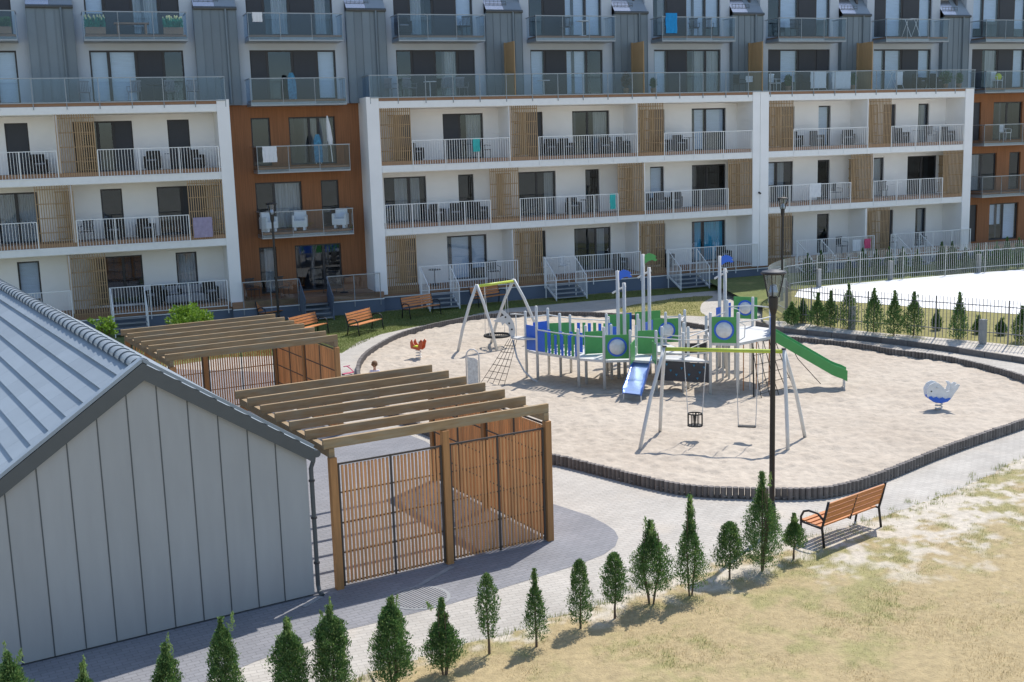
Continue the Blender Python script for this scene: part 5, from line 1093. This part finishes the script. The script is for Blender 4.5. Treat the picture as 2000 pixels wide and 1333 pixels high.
def ptable(m):
    t = link('table', None); obj('tabletop', MB().lathe([(.30,.70),(.30,.725)], 20), m, t); obj('stem', MB().lathe([(.02,0),(.02,.70)], 8), m, t); obj('foot', MB().lathe([(.2,.0),(.18,.03),(.03,.05)], 14), m, t); return t
def prack(tow, n_=2):
    t = link('drying_rack', None); fm_ = M['whitemetal']; mb = MB()
    for s in (-1, 1): mb.tube([(s*.4,-.3,0),(s*.4,.1,.95)], .012, 5); mb.tube([(s*.4,.3,0),(s*.4,-.1,.95)], .012, 5)
    for k in range(7): mb.tube([(-.42,-.3+.1*k,.95),(.42,-.3+.1*k,.95)], .006, 4)
    obj('frame', mb, fm_, t, kind='stuff'); return t
def cloth(x, y, z, w_, h_, m, label, cat='towel', sag=.02, rz=0):
    mb = MB(); n_ = 10
    for sgn in (-1, 1):
        for i in range(n_):
            for j in range(5):
                def q(i_, j_): u = -w_/2+w_*i_/n_; zz = -h_*(1 if sgn < 0 else .6)*j_/5; return (u+.01*math.sin(j_*2), sgn*(.012+.015*j_/5)+.018*math.sin(i_*1.9+j_*.3)*j_/5, zz+(.0 if j_ else .006)-sag*math.sin(PI*i_/n_)*0)
                mb.poly([q(i,j), q(i+1,j), q(i+1,j+1), q(i,j+1)])
    for i in range(n_):
        u0, u1 = -w_/2+w_*i/n_, -w_/2+w_*(i+1)/n_; mb.poly([(u0,-.012,.006),(u1,-.012,.006),(u1,.012,.006),(u0,.012,.006)])
    o = obj(cat if cat in ('towel','sheet','parasol') else 'towel', mb, m, loc=(x, y, z), rz=rz, smooth=True); return tag(o, label, cat)
LOC = {}
protos = {}
def put(kind, x, y, fl, rz, label, cat, group=None, z=None, scale=None):
    if kind not in protos:
        protos[kind] = {'wicker': lambda: pchair('wicker'), 'white': lambda: pchair('white'), 'metal': lambda: pchair('metal'), 'grey': lambda: pchair('grey'), 'light': lambda: pchair('light'), 'tabled': lambda: ptable(M['frame']), 'tablew': lambda: ptable(M['whiteplastic']), 'rack': lambda: prack(None)}[kind]()
        r = protos[kind]; r.location = (x, y, (FL[fl]+.0 if z is None else z)); r.rotation_euler = (0, 0, rz); tag(r, label, cat, group); return r
    r = dup(protos[kind], (x, y, (FL[fl] if z is None else z)), rz, label, group); r['category'] = cat; return r
nm = {0: 'ground-floor', 1: 'first-floor', 2: 'second-floor', 3: 'terrace-level', 4: 'top-floor'}
where = {'L': 'left white block', 'M1': 'middle block, left loggia', 'M2': 'middle block, central loggia', 'M3': 'middle block, right loggia', 'R1': 'right block, left loggia', 'R2': 'right block, right loggia'}
kn = {'wicker': ('dark wicker armchair', 'armchair', 'dark wicker armchairs on the loggias'), 'metal': ('dark metal chair', 'chair', 'slim metal chairs on balconies'), 'grey': ('grey armchair', 'chair', 'grey chairs on balconies'), 'tabled': ('small dark round table', 'table', 'small tables on balconies'), 'tablew': ('small white round table', 'table', 'small tables on balconies'), 'light': ('light slim chair', 'chair', 'pale chairs on balconies'), 'rack': ('folding drying rack', 'drying rack', 'drying racks on balconies'), 'white': ('white armchair', 'armchair', 'white armchairs on balconies')}
F_ = [ # kind, x, floor, unit, position words
 ('wicker',15.3,2,'M1','beside the slatted screen'), ('metal',18.6,2,'M1','at the window right side'), ('tabled',18.0,2,'M1','under the window'),
 ('wicker',22.1,2,'M2','left of the window'), ('wicker',22.9,2,'M2','right beside the leftmost armchair'), ('wicker',25.0,2,'M2','in front of the window'), ('wicker',26.0,2,'M2','against the right partition'),
 ('wicker',28.1,2,'M3','next to the screen'), ('wicker',29.0,2,'M3','second from the screen'), ('tabled',29.6,2,'M3','left of the window'),
 ('wicker',36.0,2,'R1','at the left end'), ('wicker',37.2,2,'R1','left of the narrow door'), ('wicker',39.3,2,'R1','in the right corner'),
 ('wicker',42.9,2,'R2','left of the table'), ('tabled',43.8,2,'R2','between armchairs'), ('metal',44.6,2,'R2','beside the narrow window'), ('wicker',45.9,2,'R2','in the right corner'),
 ('wicker',-.9,2,'L','left of the first screen'), ('wicker',3.6,2,'L','between the two windows'), ('tabled',4.4,2,'L','left of the narrow door'), ('wicker',5.4,2,'L','at the right end'),
 ('wicker',16.2,1,'M1','middle of the railing'), ('wicker',17.1,1,'M1','left of the narrow door'), ('wicker',18.3,1,'M1','beside the right screen'),
 ('wicker',23.1,1,'M2','right of the window'), ('tabled',23.8,1,'M2','left of the narrow door'), ('metal',21.0,1,'M2','in front of the left window'),
 ('wicker',27.2,1,'M3','at the left end'), ('wicker',28.0,1,'M3','second from the left end'), ('wicker',28.9,1,'M3','third from the left end'), ('metal',41.5,1,'R2','by the left window'), ('tablew',42.4,1,'R2','left of the wide window'),
 ('metal',.7,1,'L','next to the screen'), ('wicker',1.8,1,'L','below the narrow window'), ('wicker',3.1,1,'L','between narrow and wide windows'), ('metal',38.6,1,'R1','right of the narrow window'),
 ('tabled',15.9,0,'M1','behind the steps'), ('metal',18.9,0,'M1','in the right half'), ('light',21.7,0,'M2','behind the steps'), ('light',22.6,0,'M2','second behind the steps'), ('wicker',25.6,0,'M2','against the right partition'),
 ('wicker',28.4,0,'M3','behind the steps'), ('wicker',31.6,0,'M3','in front of the window'), ('metal',39.0,0,'R1','right half'), ('metal',42.4,0,'R2','behind the steps'), ('metal',44.2,0,'R2','beside the narrow window'),
 ('wicker',5.6,0,'L','at the right end'), ('wicker',3.2,0,'L','right of the wide window'), ('wicker',4.0,0,'L','above the bright shrub')]
for k_, x, fl, u, pos in F_:
    a_, cat, grp = kn[k_]; put(k_, x, YF+.62+random.uniform(-.1,.25), fl, random.uniform(-.7,.7), f'{a_} on {nm[fl]} of {where[u]}, {pos}', cat, grp)
for k_, x, pos in [('grey',1.1,'left of the blinds window, leftmost armchair'), ('grey',3.1,'second from the left'), ('tabled',3.9,'between two chairs'), ('grey',4.6,'right of the table'), ('grey',5.5,'at the right end of the left block'),
 ('grey',14.3,'first right of the orange bay'), ('grey',15.1,'second right of the orange bay'), ('tablew',16.1,'fourth bay'), ('grey',16.9,'just right of the white table'), ('grey',17.6,'last of its bay'), ('tablew',21.8,'alone before dark windows'),
 ('metal',32.6,'left of the divider above the middle pier'), ('light',34.6,'just right of the divider above the pier'), ('metal',36.5,'left of the hanging white sheets'), ('rack',37.9,'under the white sheets'), ('rack',42.2,'right block terrace'), ('wicker',43.9,'right of the drying rack'), ('wicker',45.0,'near the plants at the right end')]:
    a_, cat, grp = kn[k_]; put(k_, x, YF+.55+random.uniform(0,.25), 3, random.uniform(-.6,.6), f'{a_} behind the long glass balustrade, {pos}', cat, grp)
for k_, x, i, pos in [('wicker',15.0,3,'third'), ('metal',18.0,3,'third, right side'), ('metal',23.0,4,'fourth'), ('tablew',23.9,4,'fourth'), ('metal',30.0,5,'fifth'), ('metal',30.8,5,'fifth, right side'), ('metal',36.0,6,'sixth'), ('rack',43.3,7,'seventh')]:
    a_, cat, grp = kn[k_]; put(k_, x, 52.55, 4, random.uniform(-.6,.6), f'{a_} on a top-floor glass balcony, {pos} bay from the left', cat, grp, z=12.39)
# the orange bay
for x, r in ((8.35,.5),(9.75,-.3),(11.6,-.5)):
    put('white', x, 52.5, 1, r, {8.35:'white lounge armchair at the left end of the orange bay balcony', 9.75:'white lounge armchair in the middle of the orange bay balcony', 11.6:'white lounge armchair at the right end of the orange bay balcony'}[x], 'armchair', 'white armchairs on balconies', z=3.87)
for x, lab in ((7.4,'left of the steps'), (8.7,'beside the steps')): put('metal', x, 52.1, 0, .4, 'dark metal chair on the orange bay ground terrace, '+lab, 'chair', 'slim metal chairs on balconies', z=.95)
put('tabled', 11.5, 52.1, 0, 0, 'dark table on the orange bay ground terrace right of the steps', 'table', 'small tables on balconies', z=.95); put('metal', 10.9, 52.3, 0, -.9, 'dark metal chair beside the table, right of the orange bay steps', 'chair', 'slim metal chairs on balconies', z=.95)
put('light', 49.2, 52.45, 3, .2, 'pale chair with yellow cushion at the far right terrace', 'chair', 'pale chairs on balconies', z=9.62); put('light', 50.0, 52.5, 2, .2, 'pale chair on the far right orange balcony, second floor', 'chair', 'pale chairs on balconies', z=6.72)
tag(obj('cushion', MB().blob((0,0,0), (.22,.12,.2), 10, 8), M['yellow'], loc=(49.2,52.35,10.25), smooth=True), 'bright yellow-green cushion on the far right terrace chair', 'cushion')
def ironing(x, y, z, label, h=1.5):
    t = thing('ironing_board', label, 'ironing board', (x, y, z), 0, 'folded ironing boards leaning on the orange bay')
    o = obj('board', MB().prism([(-.17,0),(.17,0),(.19,.5),(.17,h*.8),(.08,h),(-.08,h),(-.17,h*.8),(-.19,.5)], .04, 'y', 0), M['boardblue'], t); obj('legs', MB().tube([(-.12,.08,-.05),(-.12,.08,.9)], .014, 6).tube([(.12,.08,-.05),(.12,.08,.9)], .014, 6), M['whitemetal'], t, kind='stuff'); t.rotation_euler = (math.radians(-6), 0, 0)
ironing(9.75, 52.35, 9.65, 'blue patterned ironing board standing on the terrace-level balcony of the orange bay', 1.15)
ironing(10.75, 52.35, 6.85, 'blue patterned ironing board standing on the second-floor orange balcony', 1.25)
cloth(8.5, 51.93, 7.62, .62, .68, M['cloth'], 'white towel hung over the second-floor glass balcony of the orange bay')
cloth(18.0, YF-.035, 7.72, .34, .62, M['teal'], 'teal towel over the second-floor railing of the left middle loggia')
cloth(24.95, YF-.035, 4.86, .30, .75, M['teal'], 'teal towel at the right end of the first-floor railing, central loggia')
cloth(36.7, YF-.035, 4.87, .72, .72, M['cloth'], 'white towels over the first-floor railing of the right block'); cloth(5.4, YF-.09, 4.7, .8, .85, M['lilac'], 'lilac cloth hanging behind the slatted screen of the left block')
cloth(8.35, 51.95, 13.30, .42, .40, M['cloth'], 'white towel over the second top-floor glass balcony')
cloth(28.4, 51.95, 13.45, .62, .95, M['blue'], 'bright blue towel hanging from the fifth top-floor glass balcony')
cloth(36.9, YF+.12, 10.60, .95, .85, M['cloth'], 'white bed sheet on the drying rack behind the long glass balustrade', 'sheet'); cloth(38.35, YF+.14, 10.58, 1.15, .88, M['cloth'], 'wide white sheet with a round print drying next to the first sheet', 'sheet')
cloth(33.0, YF+.5, 10.42, .4, .3, M['cloth'], 'small white cloth over the chair by the wooden divider'); cloth(42.2, YF+.35, 10.57, .45, .7, M['cloth'], 'white towel on the right block terrace rack'); cloth(39.3, YF-.14, 1.78, .5, .6, M['cloth'], 'white towel over the ground-floor railing of the right block'); cloth(40.0, YF-.14, 1.78, .4, .5, M['pink'], 'small pink towel over the ground-floor railing of the right block')
for x, z, lab in ((5.6,9.62,'at the left block'),): pass
def planter(x, y, z, w_, label, fl_=True):
    t = thing('planter', label, 'planter', (x, y, z), 0, 'planters on balconies'); obj('box', MB().box(-w_/2,w_/2,-.14,.14,0,.28), M['pot'], t, bevel=.01); n = 420; c = np.stack([rng.uniform(-w_/2,w_/2,n), rng.uniform(-.14,.14,n), rng.uniform(.28,.62,n)], 1); d = rng.normal(size=(n,3))*.4+np.array([0,0,1]); d /= np.linalg.norm(d,axis=1)[:,None]
    link('leaves', spray_mesh('leaves', c, d, np.full(n,.2), np.full(n,.04), M['tealleaf' if fl_ else 'leaf']), t)
    if fl_:
        mb = MB(); [mb.blob((random.uniform(-w_/2,w_/2), random.uniform(-.12,.12), random.uniform(.58,.74)), (.03,.03,.06), 6, 4) for _ in range(22)]; obj('flowers', mb, M['flower'], t, kind='stuff')
planter(1.75, 52.2, 12.39, .8, 'planter of teal leaves and pale flowers, left end of the first full top-floor balcony'); planter(4.85, 52.2, 12.39, .8, 'planter of teal leaves and pale flowers, right end of the first full top-floor balcony')
planter(-1.75, 52.2, 12.39, .6, 'leafy planter at the top left edge of the photo', False)
tt = thing('low_table', 'low brown wooden table between two flower planters on the top-floor balcony', 'table', (3.2, 52.4, 12.39)); obj('tabletop', MB().box(-.7,.7,-.3,.3,.42,.47), M['wooddeck'], tt)
for x in (-.55,.55): obj('leg', MB().box(x-.04,x+.04,-.28,.28,0,.42), M['wooddeck'], tt)
for i, (x, h_, w_, lab) in enumerate([(26.0,.95,.5,'dry twiggy plant before the wooden divider, central terrace'), (27.5,.6,.35,'low potted plant under the fifth bay window'), (39.3,.8,.5,'leafy potted plant right of the white sheets'), (45.4,.85,.9,'dense green potted bush at the right end of the terrace'), (46.3,.7,.5,'teal potted plant at the terrace corner'), (35.3,.7,.4,'dark potted plant left of the sixth bay door')]):
    t = thing('potted_plant', lab, 'potted plant', (x, YF+.45, 9.64), 0, 'potted plants on the long terrace'); obj('pot', MB().lathe([(.11,0),(.15,.25),(.14,.26)], 12), M['pot'], t); n = 500
    q = rng.normal(size=(n,3)); q /= np.linalg.norm(q,axis=1)[:,None]; c = q*np.array([w_/2,.18,h_*.42])*rng.random((n,1))**.4+np.array([0,0,.25+h_*.42]); link('leaves', spray_mesh('leaves', c, q, np.full(n,.12), np.full(n,.04), M['bark' if i == 0 else 'leaf']), t)
lg = thing('sun_lounger', 'grey covered lounger on the ground-floor terrace of the left block', 'sofa', (4.6, YF+.7, .95)); obj('cover', MB().box(-.9,.9,-.3,.3,0,.62), M['greyfab'], lg, bevel=.12) if False else obj('seat', MB().box(-.9,.9,-.3,.3,.08,.42), M['greyfab'], lg, bevel=.05); obj('backrest', MB().box(-.9,.9,.2,.34,.42,.78), M['greyfab'], lg, bevel=.05)
pa = thing('parasol', 'folded white parasol standing on the second-floor orange balcony', 'parasol', (11.35, 52.3, 6.85), 0); obj('pole', MB().lathe([(.02,0),(.02,2.05)], 8), M['whitemetal'], pa); obj('canopy', MB().lathe([(.09,.75),(.13,1.0),(.10,1.6),(.03,2.05)], 10), M['cloth'], pa); pa.rotation_euler = (0, math.radians(-4), 0)
